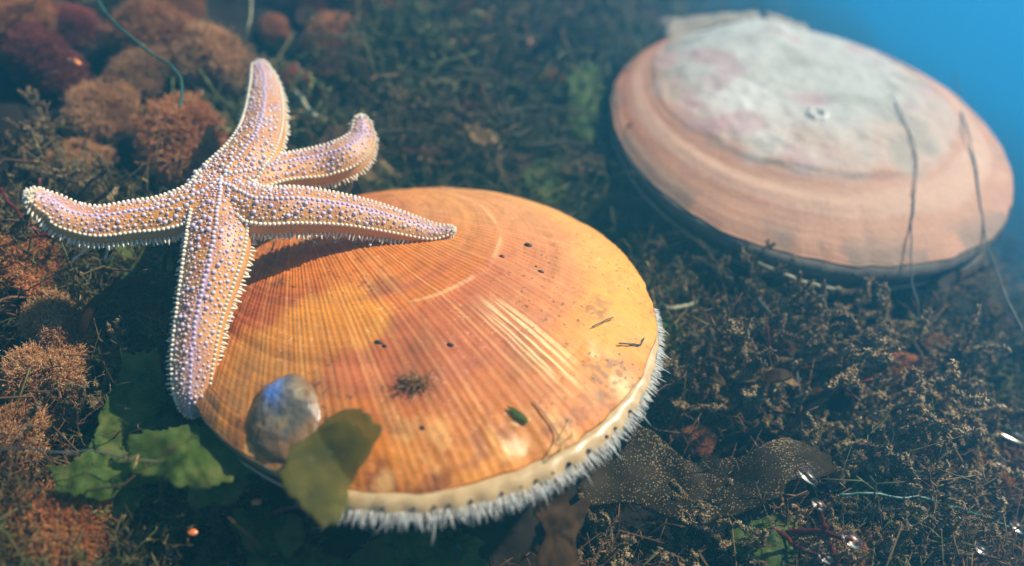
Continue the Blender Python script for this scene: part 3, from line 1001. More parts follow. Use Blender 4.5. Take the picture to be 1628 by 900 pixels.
def make_tuft(seed, mats, nfil=9000, lump=.5):
    """unit-radius fuzzy ball of filaments on a lumpy core"""
    global RNG
    RNG = np.random.default_rng(seed)
    V, F = ico(5)
    off = RNG.random(3) * 50
    def rad(d): return .62 + lump * (fbm(d * 1.7 + off, 4) - .38) + .22 * (fbm(d * 5 + off, 2) - .5)
    Vc = V * rad(V)[:, None] * [1, 1, .8]
    d = unit(RNG.normal(size=(nfil, 3)))
    base = d * rad(d)[:, None] * [1, 1, .8]
    ln = .10 + .20 * RNG.random(nfil) ** 1.5
    dd = unit(d + RNG.normal(size=(nfil, 3)) * .55)
    bend = RNG.normal(size=(nfil, 3)) * .06
    P = np.stack([base - d * .03, base + dd * (ln * .5)[:, None] + bend * .3, base + dd * ln[:, None] + bend], 1)
    # side twigs
    k2 = nfil
    pick = RNG.integers(0, nfil, k2)
    b2 = P[pick, 1] + (P[pick, 2] - P[pick, 1]) * RNG.random(k2)[:, None]
    d2 = unit(dd[pick] + RNG.normal(size=(k2, 3)) * .9)
    l2 = .04 + .06 * RNG.random(k2)
    P2 = np.stack([b2, b2 + d2 * (l2 * .5)[:, None], b2 + d2 * l2[:, None]], 1)
    V1, F1 = tubes(P, np.array([[.012, .010, .005]]) * (.7 + .6 * RNG.random(nfil))[:, None], 3)
    V2, F2 = tubes(P2, np.array([[.009, .009, .006]]), 3)
    patch = np.clip(fbm(base * 2.2 + off, 3) * 1.8 - .4, 0, 1)
    r1 = np.clip(.15 + .3 * RNG.random(nfil) + .4 * patch, 0, 1)
    r2 = np.clip(r1[pick] + .15 + .35 * (RNG.random(k2) > .8), 0, 1)
    Vf, Ff = join_geo([(V1, F1), (V2, F2)])
    m = mesh_data("algae_core", Vc, F, {"rnd": np.clip(fbm(Vc * 3, 3) * .5, 0, 1)})
    m2 = mesh_data("filaments", Vf, Ff, {"rnd": np.concatenate([rep(r1, 9), rep(r2, 9)])}, smooth=False)
    out = {}
    for key in mats:
        mm, mm2 = m.copy(), m2.copy()
        mm.materials.append(MT[key]); mm2.materials.append(MT[key])
        out[key] = (mm, mm2)
    return out
TP = [make_tuft(50 + i, ('rust', 'tan', 'dred', 'mat'), lump=l) for i, l in enumerate((.5, .75, .95, 1.15))]
def tuft(px, py, rpx, kind, var, label, cat="algae", group=None, lift=.55):
    h, _ = drop(px, py, B_gnd)
    p = at(px, py, h[2] + lift * rpx / ppm(h))
    r = rpx / ppm(p)
    core, fil = TP[var % 4][kind]
    o = link("algae_tuft", core); o.location = p; e_ = random.uniform(.8, 1.25); o.scale = (r * e_, r / e_, r * random.uniform(.75, 1.0))
    o.rotation_euler = (random.uniform(-.4, .4), random.uniform(-.4, .4), random.uniform(0, 6.28))
    link("filaments", fil, None, o)
    tag(o, label, cat, group)
    return o
for a in [
    (288, 222, 84, 'rust', 1, "large rust-red fuzzy algae ball left of the upright starfish arm"),
    (345, 100, 62, 'tan', 2, "tan brown algae tuft behind the large rust-red ball"),
    (160, 178, 58, 'tan', 2, "tan fuzzy algae tuft left of the large rust-red ball"),
    (228, 118, 52, 'tan', 3, "small ragged tan algae tuft crossed by the green thread"),
    (246, 60, 62, 'rust', 3, "rust algae tuft under the upper end of the green thread"),
    (70, 98, 62, 'dred', 1, "dark red algae tuft under the orange glint bead near left edge"),
    (28, 32, 56, 'rust', 2, "rust algae tuft in the upper left corner"),
    (116, 42, 36, 'dred', 2, "small dark red algae tuft right of the corner tuft"),
    (280, 8, 46, 'rust', 0, "rust algae tuft cut by the top edge above the green thread"),
    (437, 50, 29, 'rust', 0, "small round orange-brown algae ball above the upright starfish arm tip"),
    (528, 66, 52, 'rust', 1, "brown algae tuft right of the small round ball"),
    (588, 6, 46, 'rust', 2, "brown algae tuft cut by the top edge"),
    (490, 12, 34, 'dred', 2, "dark red algae tuft at the top edge above the brown tuft"),
    (470, 138, 30, 'dred', 3, "small dark red algae tuft just right of the upright arm tip"),
    (680, 96, 26, 'rust', 0, "small blurred orange algae tuft upper middle"),
    (588, 156, 18, 'dred', 1, "tiny dark red algae tuft above the curled arm tip"),
    (752, 178, 26, 'dred', 2, "small dark red algae tuft among the olive strands in the middle"),
    (735, 6, 32, 'dred', 2, "dull red algae tuft cut by the top edge, upper middle"),
    (870, 130, 30, 'rust', 3, "long orange-brown algae tuft left of the pale far scallop"),
    (118, 262, 44, 'tan', 3, "ragged tan algae tuft above the left starfish arm"),
    (46, 424, 52, 'rust', 2, "rust algae tuft below the tip of the left starfish arm"),
    (212, 492, 38, 'dred', 1, "dark red algae tuft left of the long lower starfish arm"),
    (92, 520, 58, 'tan', 2, "tan algae tuft left of the amber curled stalk"),
    (72, 606, 62, 'tan', 3, "ochre algae tuft near the left edge beside the green leaf"),
    (96, 842, 86, 'rust', 2, "blurred rust algae tuft in the lower left corner"),
    (20, 700, 60, 'tan', 1, "blurred brown algae tuft at the left edge above the corner tuft"),
    (1575, 752, 38, 'rust', 2, "pinkish algae tuft behind the bright glint bead near right edge"),
    (1345, 884, 40, 'tan', 3, "tan algae tuft at the bottom edge beside the bright beads"),
    (1420, 596, 46, 'rust', 3, "rosy algae tuft within the feathery weed bed"),
    (1085, 345, 34, 'rust', 3, "rust algae tuft in front of the far scallop's lower left rim"),
    (1110, 700, 26, 'rust', 2, "small brown algae tuft behind the silted film"),
    (1238, 548, 26, 'tan', 3, "small tan algae clump at the left end of the feathery bed"),
    (1330, 598, 28, 'tan', 2, "tan algae clump in the middle of the feathery bed below the dark red stalks"),
    (1478, 556, 30, 'tan', 3, "tan algae clump at the far right of the feathery bed"),
    (1155, 590, 26, 'rust', 3, "brown algae clump between near scallop and feathery bed"),
    (1400, 860, 28, 'tan', 3, "brown algae clump right of the brightest glint bead"),
    (1520, 640, 26, 'tan', 2, "pale tan algae clump left of the long bright glint bead"),
    (955, 800, 34, 'tan', 3, "small tan curled algae tuft beside the brown frond"),
]: tuft(*a)
for x, y, rr, v in [(630, 30, 34, 1), (800, 96, 36, 2), (762, 52, 30, 3), (826, 160, 34, 2), (905, 62, 40, 3), (700, 165, 30, 1), (655, 225, 34, 2), (780, 268, 36, 3), (850, 215, 36, 2), (560, 210, 28, 3), (905, 255, 34, 1), (985, 330, 30, 2), (1120, 430, 34, 3), (1165, 545, 32, 2), (1060, 620, 30, 3), (960, 20, 34, 2)]:
    tuft(x, y, rr, 'mat', v, "blurred olive-brown algae clump in the bed between the starfish and the far scallop", "algae", "olive-brown clumps behind the near scallop")
RNG = np.random.default_rng(11)

# feathery sprigs: stem with branchlets clothed in short fuzz, 1 unit tall
def make_sprig(seed):
    r = np.random.default_rng(seed)
    n = 9
    ss = np.linspace(0, 1, n)
    stems, fuzz_on = [], []
    k0 = r.integers(2, 4)
    def line(p0, d, L, wob):
        d = unit(d)
        w = np.cumsum(r.normal(size=(n, 3)) * wob * 1.9, 0) * L
        w -= w[0]
        return p0 + d * (ss * L)[:, None] + w
    mains = [line(np.array([0, 0, -.05]), np.array([*(r.normal(size=2) * .35), 1]), .8 + .35 * r.random(), .035) for _ in range(k0)]
    rad = []
    for m_ in mains:
        stems.append(m_); rad.append(np.linspace(.016, .008, n)); fuzz_on.append((m_, .35))
        for _ in range(r.integers(7, 12)):
            i = r.integers(2, n)
            b = line(m_[i], unit(m_[i] - m_[i - 1]) + r.normal(size=3) * .6, .2 + .45 * r.random(), .03)
            stems.append(b); rad.append(np.linspace(.009, .005, n)); fuzz_on.append((b, 1.0))
            for _ in range(r.integers(1, 4)):
                j = r.integers(2, n)
                c = line(b[j], unit(b[j] - b[j - 1]) + r.normal(size=3) * .8, .08 + .18 * r.random(), .03)
                stems.append(c); rad.append(np.linspace(.007, .005, n)); fuzz_on.append((c, 1.6))
    Vs, Fs = tubes(np.array(stems), np.array(rad), 4)
    rs = rep(.1 + .25 * r.random(len(stems)), n * 4)
    base, rv = [], []
    for b, dens in fuzz_on:
        L = np.linalg.norm(b[-1] - b[0])
        k = int(300 * L * dens) + 3
        u_ = r.random(k) * (n - 1.001)
        ii = u_.astype(int); f = (u_ - ii)[:, None]
        base.append(b[ii] * (1 - f) + b[ii + 1] * f); rv.append(r.random() * .35 + .25 + .4 * r.random(k))
    base = np.concatenate(base); rv = np.clip(np.concatenate(rv), 0, 1)
    k = len(base)
    d = unit(r.normal(size=(k, 3)))
    l = .022 + .036 * r.random(k)
    P = np.stack([base, base + d * (l * .6)[:, None], base + d * l[:, None] + r.normal(size=(k, 3)) * .008], 1)
    Vf, Ff = tubes(P, np.array([[.007, .010, .005]]) * (.6 + .8 * r.random(k))[:, None], 3)
    me1 = mesh_data("weed_stem", Vs, Fs, {"rnd": rs}); me1.materials.append(MT['stem'])
    me2 = mesh_data("fuzz", Vf, Ff, {"rnd": rep(rv, 9)}, smooth=False); me2.materials.append(MT['sprig'])
    return me1, me2
SP = [make_sprig(200 + i) for i in range(7)]
SPD = [(a.copy(), b.copy()) for a, b in SP]
for a, b in SPD: b.materials[0] = MT['mat']
def sprig(px, py, hpx, label, group, protos=SP):
    h, _ = drop(px, py + hpx * .45, B_gnd)
    sc = hpx * 1.45 / ppm(h)
    a, b = random.choice(protos)
    o = link("feathery_weed", a); link("branchlets", b, None, o)
    o.location = h + np.array([0, 0, -.002]); o.scale = (sc,) * 3
    o.rotation_euler = (random.uniform(-.75, .35), random.uniform(-.6, .6), random.uniform(0, 6.28))
    tag(o, label, "seaweed", group)
BED = [(1235, 590, 95), (1265, 560, 70), (1300, 610, 80), (1345, 640, 90), (1385, 580, 100), (1410, 540, 90), (1440, 560, 90), (1470, 600, 85), (1500, 570, 80), (1205, 640, 70),
       (1250, 650, 75), (1160, 640, 80), (1130, 600, 70), (1400, 620, 85), (1330, 560, 75), (1290, 530, 60), (1180, 580, 70), (1360, 520, 70), (1450, 630, 85), (1520, 630, 80), (1370, 690, 70), (1310, 700, 60), (1215, 700, 60)]
for x, y, hh in [b for i, b in enumerate(BED) if i % 4 != 2]: sprig(x, y, hh, "tan feathery seaweed sprig in the bed between far scallop and silted film", "feathery sprigs in the right-hand weed bed")
LOW = [(1400, 760, 70), (1450, 720, 70), (1480, 780, 80), (1430, 830, 80), (1520, 720, 70), (1540, 800, 70), (1390, 870, 70), (1500, 870, 80), (1590, 800, 60), (1550, 690, 60), (1460, 880, 60), (1600, 650, 60), (1330, 760, 50), (1370, 810, 60)]
for x, y, hh in [b for i, b in enumerate(LOW) if i % 4 != 1]: sprig(x, y, hh, "short fuzzy seaweed sprig in the lower right corner among the bright glint beads", "short sprigs among the bright beads")
MID = [(1060, 420, 60), (1090, 460, 60), (1130, 440, 55), (1010, 340, 50), (1050, 350, 55), (1100, 500, 60), (1150, 500, 60), (1200, 480, 60), (1260, 490, 55), (1320, 480, 50), (980, 300, 45), (1075, 560, 60), (1480, 490, 55), (1550, 500, 55), (1590, 560, 60), (1160, 400, 45)]
for x, y, hh in MID: sprig(x, y, hh, "blurred olive-brown seaweed sprig between the two scallops", "blurred sprigs between the scallops", SPD)
FRT = [(1000, 860, 70), (1060, 860, 80), (1120, 850, 70), (1180, 870, 70), (1240, 860, 60), (960, 870, 60), (1290, 840, 50), (1220, 800, 50)]
for x, y, hh in FRT: sprig(x, y, hh, "brown seaweed sprig at the bottom edge below the silted film", "sprigs below the silted film")
LFT = [(60, 270, 90), (110, 290, 70), (150, 290, 60), (30, 330, 70), (180, 300, 50), (90, 240, 60), (200, 400, 50), (160, 440, 70), (230, 560, 60), (150, 590, 70), (40, 480, 60), (120, 660, 60), (60, 750, 80), (240, 420, 40)]
for x, y, hh in [b for i, b in enumerate(LFT) if i % 2 == 1]: sprig(x, y, hh, "brown weed sprig in the dark bed left of the starfish", "sprigs left of the starfish")
for x, y, hh in [(360, 735, 50), (395, 760, 50), (430, 785, 55), (400, 800, 50), (345, 780, 60), (470, 850, 50), (330, 830, 60), (520, 870, 50)]: sprig(x, y, hh, "dark weed sprig in the shade under the orange scallop's lower left edge", "sprigs under the orange scallop's lower left edge", SPD)
for x, y, hh in [(1040, 345, 50), (1075, 365, 50), (1110, 390, 55), (1150, 415, 50), (1190, 435, 45), (1240, 450, 40), (1290, 468, 45), (1350, 470, 40), (1420, 468, 45), (1480, 458, 40), (1540, 436, 40)]: sprig(x, y, hh, "small olive weed sprig growing against the far scallop's lower rim", "sprigs along the far scallop's lower rim", SPD if x < 1200 else SP)
BCK = [(620, 240, 50), (680, 260, 60), (720, 270, 55), (790, 260, 55), (840, 270, 60), (900, 240, 60), (650, 180, 55), (720, 120, 60), (800, 190, 60), (850, 90, 60), (900, 150, 60), (780, 60, 60), (640, 60, 60), (930, 60, 50), (560, 120, 60), (500, 200, 50), (930, 210, 50)]
for x, y, hh in [b for i, b in enumerate(BCK) if i % 2 == 1]: sprig(x, y, hh, "blurred olive weed sprig in the dark bed behind the near scallop", "blurred sprigs behind the near scallop", SPD)

# ------------------------------------------------------------------ red stalks, some with a bead added at the tip for a sun glint
def bead(parent, p, size, mat, stretch=(1, 1), yaw=0):
    V, F = ico(3)
    V = V * [size * .85 * stretch[0], size * .85 * stretch[1], size * .42]
    c, s = math.cos(yaw), math.sin(yaw)
    V = np.stack([V[:, 0] * c - V[:, 1] * s, V[:, 0] * s + V[:, 1] * c, V[:, 2]], -1) + p
    return obj("glint_tip", V, F, mat, parent)
def stalk(pts, r, label, lift=None, glint_size=0, mat='red_stalk', name="red_stalk", forks=()):
    n = len(pts)
    base, _ = drop(*pts[0], B_gnd)
    lift = lift or [.004 + .02 * i / max(n - 1, 1) for i in range(n)]
    P = [at(p[0], p[1], base[2] + l) for p, l in zip(pts, lift)]
    q = spline(np.array(P), 14)
    q += (fbm(q * 400, 2)[:, None] - .5) * .0012
    parts = [pipe(q, np.linspace(r, r * .55, 14) * (.85 + .3 * RNG.random(14)), 7)]
    for i, d, L in forks:
        p0 = q[i]; dv_ = unit(np.array(d, float)) * L
        parts.append(pipe(np.array([p0, p0 + dv_ * .5 + RNG.normal(size=3) * .0006, p0 + dv_]), [r * .6, r * .5, r * .35], 6))
    V, F = join_geo(parts)
    o = obj(name, V, F, MT[mat])
    tag(o, label, "seaweed stalk")
    if glint_size:
        bead(o, q[-1], glint_size, MT['bead'], (1.3, .8), -.5)
    return o
stalk([(1245, 612), (1228, 570), (1218, 515)], .0007, "upright dark red stalk at the left of the feathery bed", forks=[(7, (.5, .1, .6), .008)])
stalk([(1250, 682), (1300, 635), (1350, 612), (1388, 602)], .0008, "long dark red stalk lying across the feathery bed", [.01, .018, .022, .026], forks=[(6, (0, 0, 1), .011), (9, (.6, -.6, .2), .008)])
stalk([(1345, 606), (1352, 580), (1362, 552)], .0007, "dark red forked stalk in the middle of the feathery bed", forks=[(6, (.8, .2, .3), .010)])
stalk([(1270, 587), (1335, 577), (1395, 556)], .0007, "thin dark red stalk behind the long lying one", [.012, .018, .022])
stalk([(1117, 618), (1116, 572)], .0007, "short red stalk just right of the near scallop")
stalk([(1462, 548), (1456, 500), (1450, 470)], .0006, "thin red stalk below the thread on the far scallop")
stalk([(1536, 570), (1541, 518)], .0007, "small red stalk near the right edge of the weed bed")
stalk([(1452, 728), (1449, 700), (1455, 682)], .0009, "red stalk with a small bright bead on top", glint_size=.0017)
stalk([(1330, 900), (1312, 845), (1300, 803)], .0011, "red stalk with a bright tip right of the silted film", [.01, .022, .034], glint_size=.0022)
stalk([(1225, 835), (1265, 866), (1312, 886)], .0010, "dark red stalk lying to a bright bead at the bottom edge", [.012, .018, .026], glint_size=.0024)
stalk([(1252, 846), (1300, 845), (1352, 860)], .0012, "stout red stalk ending in the brightest added glint bead", [.012, .02, .028], glint_size=.0034)
stalk([(1538, 652), (1552, 680), (1562, 694)], .0007, "short dark red stalk left of the long bright glint")
stalk([(1480, 655), (1520, 682), (1545, 690)], .0006, "slender dark stalk running towards the long bright glint", [.012, .016, .018])
stalk([(1400, 735), (1412, 712), (1398, 690)], .0006, "small dark red stalk beside the beaded red stalk")
stalk([(88, 384), (50, 362), (0, 300)], .0009, "dark red stalk running off the left edge under the arm tip", [.014, .02, .022])
stalk([(92, 384), (70, 345), (62, 285)], .0008, "upright dark red stalk at the left starfish arm tip", [.012, .018, .026])
stalk([(0, 392), (40, 378), (92, 372)], .0008, "dark red stalk pointing right below the left arm tip", [.012, .018, .02])
stalk([(128, 388), (148, 374), (166, 358)], .0006, "thin dark red stick resting across the left starfish arm", [.046, .049, .0515])
stalk([(95, 345), (150, 282)], .0008, "ochre stalk leaning above the left starfish arm", [.01, .03], mat='brown', name="brown_stalk")
stalk([(118, 350), (190, 288)], .0011, "thick ochre stalk leaning behind the left starfish arm", [.008, .024], mat='brown', name="brown_stalk")
stalk([(262, 470), (262, 420), (266, 390), (258, 368)], .0009, "silt-covered brown stalk clinging in the starfish's left armpit", [.02, .03, .036, .042], mat='brown', name="brown_stalk")
stalk([(130, 530), (145, 490), (190, 452), (240, 440)], .0019, "amber curled stalk in the dark left of the lower arm", [.016, .022, .024, .022], mat='brown', name="brown_stalk")
stalk([(290, 800), (275, 760), (268, 730)], .0012, "short dark red stalk among the green leaves", [.01, .015, .02])
stalk([(430, 818), (470, 805), (510, 812)], .0009, "thin red stalk across the olive leaf base", [.02, .026, .028])

# added beads standing in for surface glints
def drop_bead(px, py, size, label, stretch=(1.4, .8), yaw=-.5, mat='clear', lift=.022):
    h, _ = drop(px, py, B_gnd)
    p = at(px, py, h[2] + lift)
    V, F = ico(3)
    V = V * [size * .85 * stretch[0], size * .85 * stretch[1], size * .42]
    c, s = math.cos(yaw), math.sin(yaw)
    V = np.stack([V[:, 0] * c - V[:, 1] * s, V[:, 0] * s + V[:, 1] * c, V[:, 2]], -1) + p
    tag(obj("glint_bead", V, F, MT[mat]), label, "water bead")
    return p
for a in [(1606, 690, .0042, "long bright bead added as a surface glint near the right edge", (2.0, .6), -.25), (1588, 732, .0030, "bright added glint bead on the pinkish algae tuft", (1.2, .9), -.7),
          (1284, 757, .0030, "bright curved water bead on the silted film's end", (1.5, .7), -.6), (1618, 838, .0028, "bright added glint bead at the right end of the green strand", (1.3, .8), -.6),
          (1561, 874, .0022, "small bright added glint bead in the lower right corner", (1.3, .9), -.3)]:
    drop_bead(*a)
for a in [(408, 798, .0014, "bead coloured orange as a glowing glint below the green leaves", (1.3, .9), .4, 'amber', .026), (306, 846, .0014, "bead coloured orange as a glowing glint at the bottom left", (1.3, .9), .2, 'amber', .022), (118, 98, .0024, "bead coloured orange as a glint on the dark red tuft", (1.6, .8), -.2, 'amber', .03)]:
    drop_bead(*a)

# ------------------------------------------------------------------ threads and strands
def thread(pxs, lifts, r, mat, label, name="seaweed_thread", bvh=None, cat="seaweed thread", zabs={}):
    P = drape(pxs, lifts, bvh)
    for k, z in zabs.items(): P[k] = at(*pxs[k], z)
    q = spline(P, 40)
    q = q + (np.stack([fbm(q * 120 + 5 * k, 2) for k in range(3)], -1) - .5) * .002
    V, F = pipe(q, np.full(40, r) * (.8 + .4 * RNG.random(40)), 6)
    tag(obj(name, V, F, MT[mat]), label, cat)
thread([(150, -10), (178, 32), (232, 78), (268, 105), (290, 132), (286, 170)], [.05, .05, .048, .046, .045, .044], .00055, 'thread', "green thread hanging over the rust algae at upper left")
thread([(400, -10), (396, 40), (388, 75)], [.03, .03, .02], .0006, 'pale_thread', "short grey strand above the upright arm tip")
thread([(1517, 112), (1530, 180), (1550, 260), (1566, 370), (1590, 450), (1635, 545)], [.0008, .0008, .0008, .001, .04, .06], .00044, 'dark_thread', "long dark thread crossing the right end of the far scallop", zabs={4: .034, 5: .030})
thread([(1418, 150), (1440, 200), (1457, 250), (1452, 340), (1448, 420), (1462, 520)], [.0007, .0007, .0007, .0007, .0007, .05], .00032, 'dark_thread', "faint dark thread down the middle of the far scallop's front", zabs={4: .031, 5: .022})
thread([(1335, 786), (1400, 788), (1470, 794), (1530, 810), (1580, 828), (1635, 850)], .017, .0006, 'thread', "green strand running to the lower right corner")
thread([(1170, 400), (1230, 430), (1300, 455), (1350, 462)], [.02, .022, .022, .02], .0008, 'pale_thread', "pale strand under the far scallop's front rim")
thread([(850, 640), (868, 660), (888, 690), (893, 715), (880, 745), (876, 768)], [.0006, .0008, .0008, .001, .003, .008], .00022, 'pale_thread', "fine yellow-green thread on the near scallop's lower margin")
thread([(905, 665), (912, 690), (918, 712)], [.0006, .0008, .002], .00016, 'pale_thread', "hair-thin pale thread beside the yellow-green one")
thread([(984, 548), (1005, 545), (1018, 546), (1024, 536)], [.0008, .001, .001, .001], .00028, 'dark_thread', "dark hooked bit of weed on the near scallop's right margin", "weed_scrap")
thread([(940, 520), (955, 512), (974, 504)], [.0006, .001, .001], .0002, 'dark_thread', "tiny dark twig on the near scallop's right side", "weed_scrap")
thread([(0, 712), (70, 716), (170, 722), (290, 738)], [.035, .035, .034, .03], .00022, 'dark_thread', "blurred green strand across the lower left leaves")
thread([(1046, 478), (1062, 490), (1095, 486), (1112, 470)], [.012, .02, .02, .014], .0010, 'pale_thread', "pale loop of weed right of the near scallop", bvh=B_gnd)
thread([(470, 145), (490, 175), (515, 192)], [.018, .02, .018], .0014, 'pale_thread', "pale amber strand right of the upright starfish arm")
thread([(545, 810), (590, 845), (640, 880)], [.012, .01, .008], .0009, 'thread', "dark teal strand below the scallop's fringe")
thread([(1130, 430), (1200, 470), (1250, 540), (1275, 640)], [.012, .016, .016, .012], .0006, 'dark_thread', "dark slanting strand through the weed bed")
# olive strands lying in the bed behind the near scallop
k = 0
for x, y in [(560, 60), (600, 90), (640, 50), (660, 120), (700, 130), (740, 110), (780, 140), (620, 150), (820, 130), (860, 170), (700, 200), (760, 230), (820, 210), (880, 230), (900, 110), (840, 60), (640, 215), (910, 180)]:
    L = random.uniform(22, 55); dy = random.uniform(-18, 18)
    P = drape([(x - L, y - dy), (x - L * .3, y + random.uniform(-6, 6)), (x + L * .3, y + random.uniform(-6, 6)), (x + L, y + dy)], random.uniform(.016, .03), B_gnd)
    q = spline(P, 16)
    V, F = tubes(q, np.sin(np.linspace(.25, np.pi - .1, 16)) * random.uniform(.0008, .0017), 8, flat=.35)
    o = obj("olive_strand", V, F[:1], MT['olive'], None, {"rnd": np.full(len(V), random.uniform(.1, .75))})
    tag(o, "blurred flat olive strand lying behind the near scallop and right of the starfish", "seaweed strand", "olive strands behind the near scallop")

# small red weed tuft on the scallop
h, n = drop(660, 608)
K = 240
d = unit(n * .9 + RNG.normal(size=(K, 3)) * .75 - cU * .35)
ln2 = .0012 + .0042 * RNG.random(K) ** 2
P = h + (RNG.normal(size=(K, 1, 3)) * .0013) * [1.3, .6, .2] + d[:, None] * (ln2[:, None] * np.linspace(0, 1, 5))[..., None] + (np.linspace(0, 1, 5) ** 2)[None, :, None] * (RNG.normal(size=(K, 1, 3)) * .0016 - n * .001)
V, F = tubes(P, np.linspace(.00022, .0001, 5)[None] * np.ones((K, 1)), 3)
tag(obj("weed_sprout", V, F, MT['tan'], None, {"rnd": rep(.4 + .6 * RNG.random(K), 15)}), "tiny rust weed sprout growing in the middle of the orange scallop", "seaweed")
# grit and worn specks on the near scallop: single crumbs
for i, (x, y, s) in enumerate([(602, 544, .9), (612, 550, .6), (798, 408, .9), (840, 390, 1.1), (716, 548, .8), (672, 680, .6), (860, 432, .7), (852, 424, .5)]):
    h, n = drop(x, y)
    v = sv * (.0011 * s) * [1.3, .8, .6]
    v = v * (1 + .6 * (fbm(v * 900 + i, 2) - .5))[:, None]
    lab = ["black grit crumb above the weed sprout on the orange scallop", "smaller black grit crumb beside the larger one above the sprout", "dark brown crumb in the upper middle of the orange scallop", "long brown crumb high on the orange scallop's far side",
           "dark crumb on the pale growth line of the orange scallop", "dark red crumb below the weed sprout on the scallop", "rust crumb right of the growth line's upper end", "tiny rust crumb beside the other one by the growth line's end"][i]
    tag(obj("grit_crumb", h + v, sf, MT['stem']), lab, "grit")

# ------------------------------------------------------------------ leaves and films from outlines
def sheet(name, outline, lift, mat, label, cat, thick=.0006, bvh=None, ruff=.003, freq=120, crease=0, zmin=-9, rag=.25):
    """an outline in photo points laid over what is below it, with a thickness and a ruffle of its own"""
    import bmesh
    o = np.array(outline, float)
    o = spline(np.concatenate([o, o[:1]]), 141)[:-1]
    c = o.mean(0)
    pz = np.concatenate([o, o[:, :1] * 0], 1)
    o = c + (o - c) * (1 + rag * (fbm(pz * .035, 4) - .5) + rag * .22 * (fbm(pz * .12 + 9, 2) - .5))[:, None]
    rings_ = 16
    V = []
    hs = []
    for (x, y) in [c] + [tuple(c + (p - c) * f) for f in np.linspace(1 / rings_, 1, rings_) for p in o]:
        hh, _ = drop(x, y, bvh)
        hs.append(hh[2]); V.append((x, y))
    hs = np.array(hs)
    zs = np.maximum(hs, zmin)
    W = np.array([at(x, y, z + lift) for (x, y), z in zip(V, zs)])
    n = len(W)
    W[:, 2] += ruff * (fbm(W * freq, 3) - .5) * 2
    fr = np.concatenate([[0], np.repeat(np.linspace(1 / rings_, 1, rings_), len(o))])
    W[:, 2] -= crease * fr ** 3
    m = len(o)
    F3 = np.array([[0, 1 + j, 1 + (j + 1) % m] for j in range(m)])
    F4 = np.array([[1 + i * m + j, 1 + (i + 1) * m + j, 1 + (i + 1) * m + (j + 1) % m, 1 + i * m + (j + 1) % m] for i in range(rings_ - 1) for j in range(m)])
    B = W - [0, 0, thick]
    last = 1 + (rings_ - 1) * m + np.arange(m); l2 = np.roll(last, -1)
    S = np.stack([last, last + n, l2 + n, l2], -1)
    ob = obj(name, np.concatenate([W, B]), [np.concatenate([F4, F4[:, ::-1] + n, S]), np.concatenate([F3, F3[:, ::-1] + n])], mat)
    tag(ob, label, cat)
    return ob
sheet("silted_film", [(1010, 672), (1045, 690), (1075, 720), (1110, 735), (1150, 728), (1190, 725), (1225, 702), (1262, 700), (1305, 715), (1330, 745), (1305, 760), (1262, 765), (1240, 790), (1180, 812), (1120, 835), (1060, 825), (1000, 800), (950, 800), (915, 782), (945, 745), (985, 715)], .020, MT['film'], "dark brown film of weed dusted with pale silt, right of the scallop's fringe", "seaweed", .001, B_gnd, .0022, 40)
sheet("olive_leaf", [(597, 652), (565, 648), (525, 658), (490, 690), (465, 715), (440, 760), (470, 800), (520, 838), (552, 812), (556, 778), (574, 742), (596, 712), (604, 680)], .0035, MT['olive_leaf'], "translucent olive leaf lying on the orange scallop's lower left margin", "seaweed leaf", .0004, None, .0010, 60, zmin=.0335, rag=.3)
GL = [([(200, 590), (235, 580), (252, 620), (245, 665), (225, 705), (190, 715), (165, 690), (180, 640)], .022, "tall green leaf left of the lower starfish arm tip"),
      ([(240, 690), (300, 685), (345, 700), (372, 735), (350, 755), (300, 765), (255, 750), (225, 720)], .034, "broad green leaf below the lower starfish arm tip"),
      ([(100, 745), (140, 728), (180, 735), (190, 760), (165, 780), (115, 775)], .026, "small pale green leaf left of the broad green leaf"),
      ([(160, 705), (215, 700), (250, 730), (235, 765), (190, 760), (150, 740)], .021, "dull green leaf tucked between the broad and the pale one"),
      ([(385, 815), (425, 815), (450, 840), (440, 865), (405, 868), (380, 845)], .020, "rounded green leaf under the orange glint bead"),
      ([(448, 825), (472, 828), (476, 860), (458, 875), (440, 850)], .022, "narrow green leaf right of the rounded one"),
      ([(590, 880), (640, 845), (700, 850), (740, 880), (735, 905), (640, 910), (580, 905)], .012, "mossy green leaf at the bottom edge under the scallop's fringe"),
      ([(1180, 845), (1225, 830), (1262, 845), (1260, 880), (1215, 890), (1185, 872)], .014, "small green leaf below the silted film"),
      ([(1052, 505), (1078, 500), (1085, 540), (1068, 570), (1048, 550)], .012, "small green leaf touching the near scallop's right edge"),
      ([(905, 130), (935, 120), (950, 165), (940, 200), (918, 190)], .018, "blurred green blade left of the far scallop"),
      ([(840, 270), (875, 262), (895, 290), (880, 312), (850, 305)], .012, "blurred green leaf behind the near scallop's top edge"),
      ([(180, 385), (230, 388), (262, 402), (250, 440), (200, 430), (175, 410)], .010, "dark green leaf under the left starfish arm"),
      ([(215, 640), (262, 655), (280, 700), (250, 725), (215, 705), (205, 670)], .020, "crumpled green blade between the tall leaf and the broad leaf"),
      ([(290, 735), (350, 730), (382, 758), (360, 790), (310, 782)], .026, "thin green blade at the lower right of the broad leaf"),
      ([(130, 770), (190, 765), (215, 790), (180, 812), (140, 800)], .020, "dull green blade below the pale one"),
      ([(330, 690), (375, 700), (395, 735), (370, 745), (335, 720)], .030, "ragged green blade by the near scallop's lower left edge"),
      ([(420, 880), (470, 870), (520, 890), (510, 915), (430, 915)], .016, "green blade cut by the bottom edge left of the mossy one")]
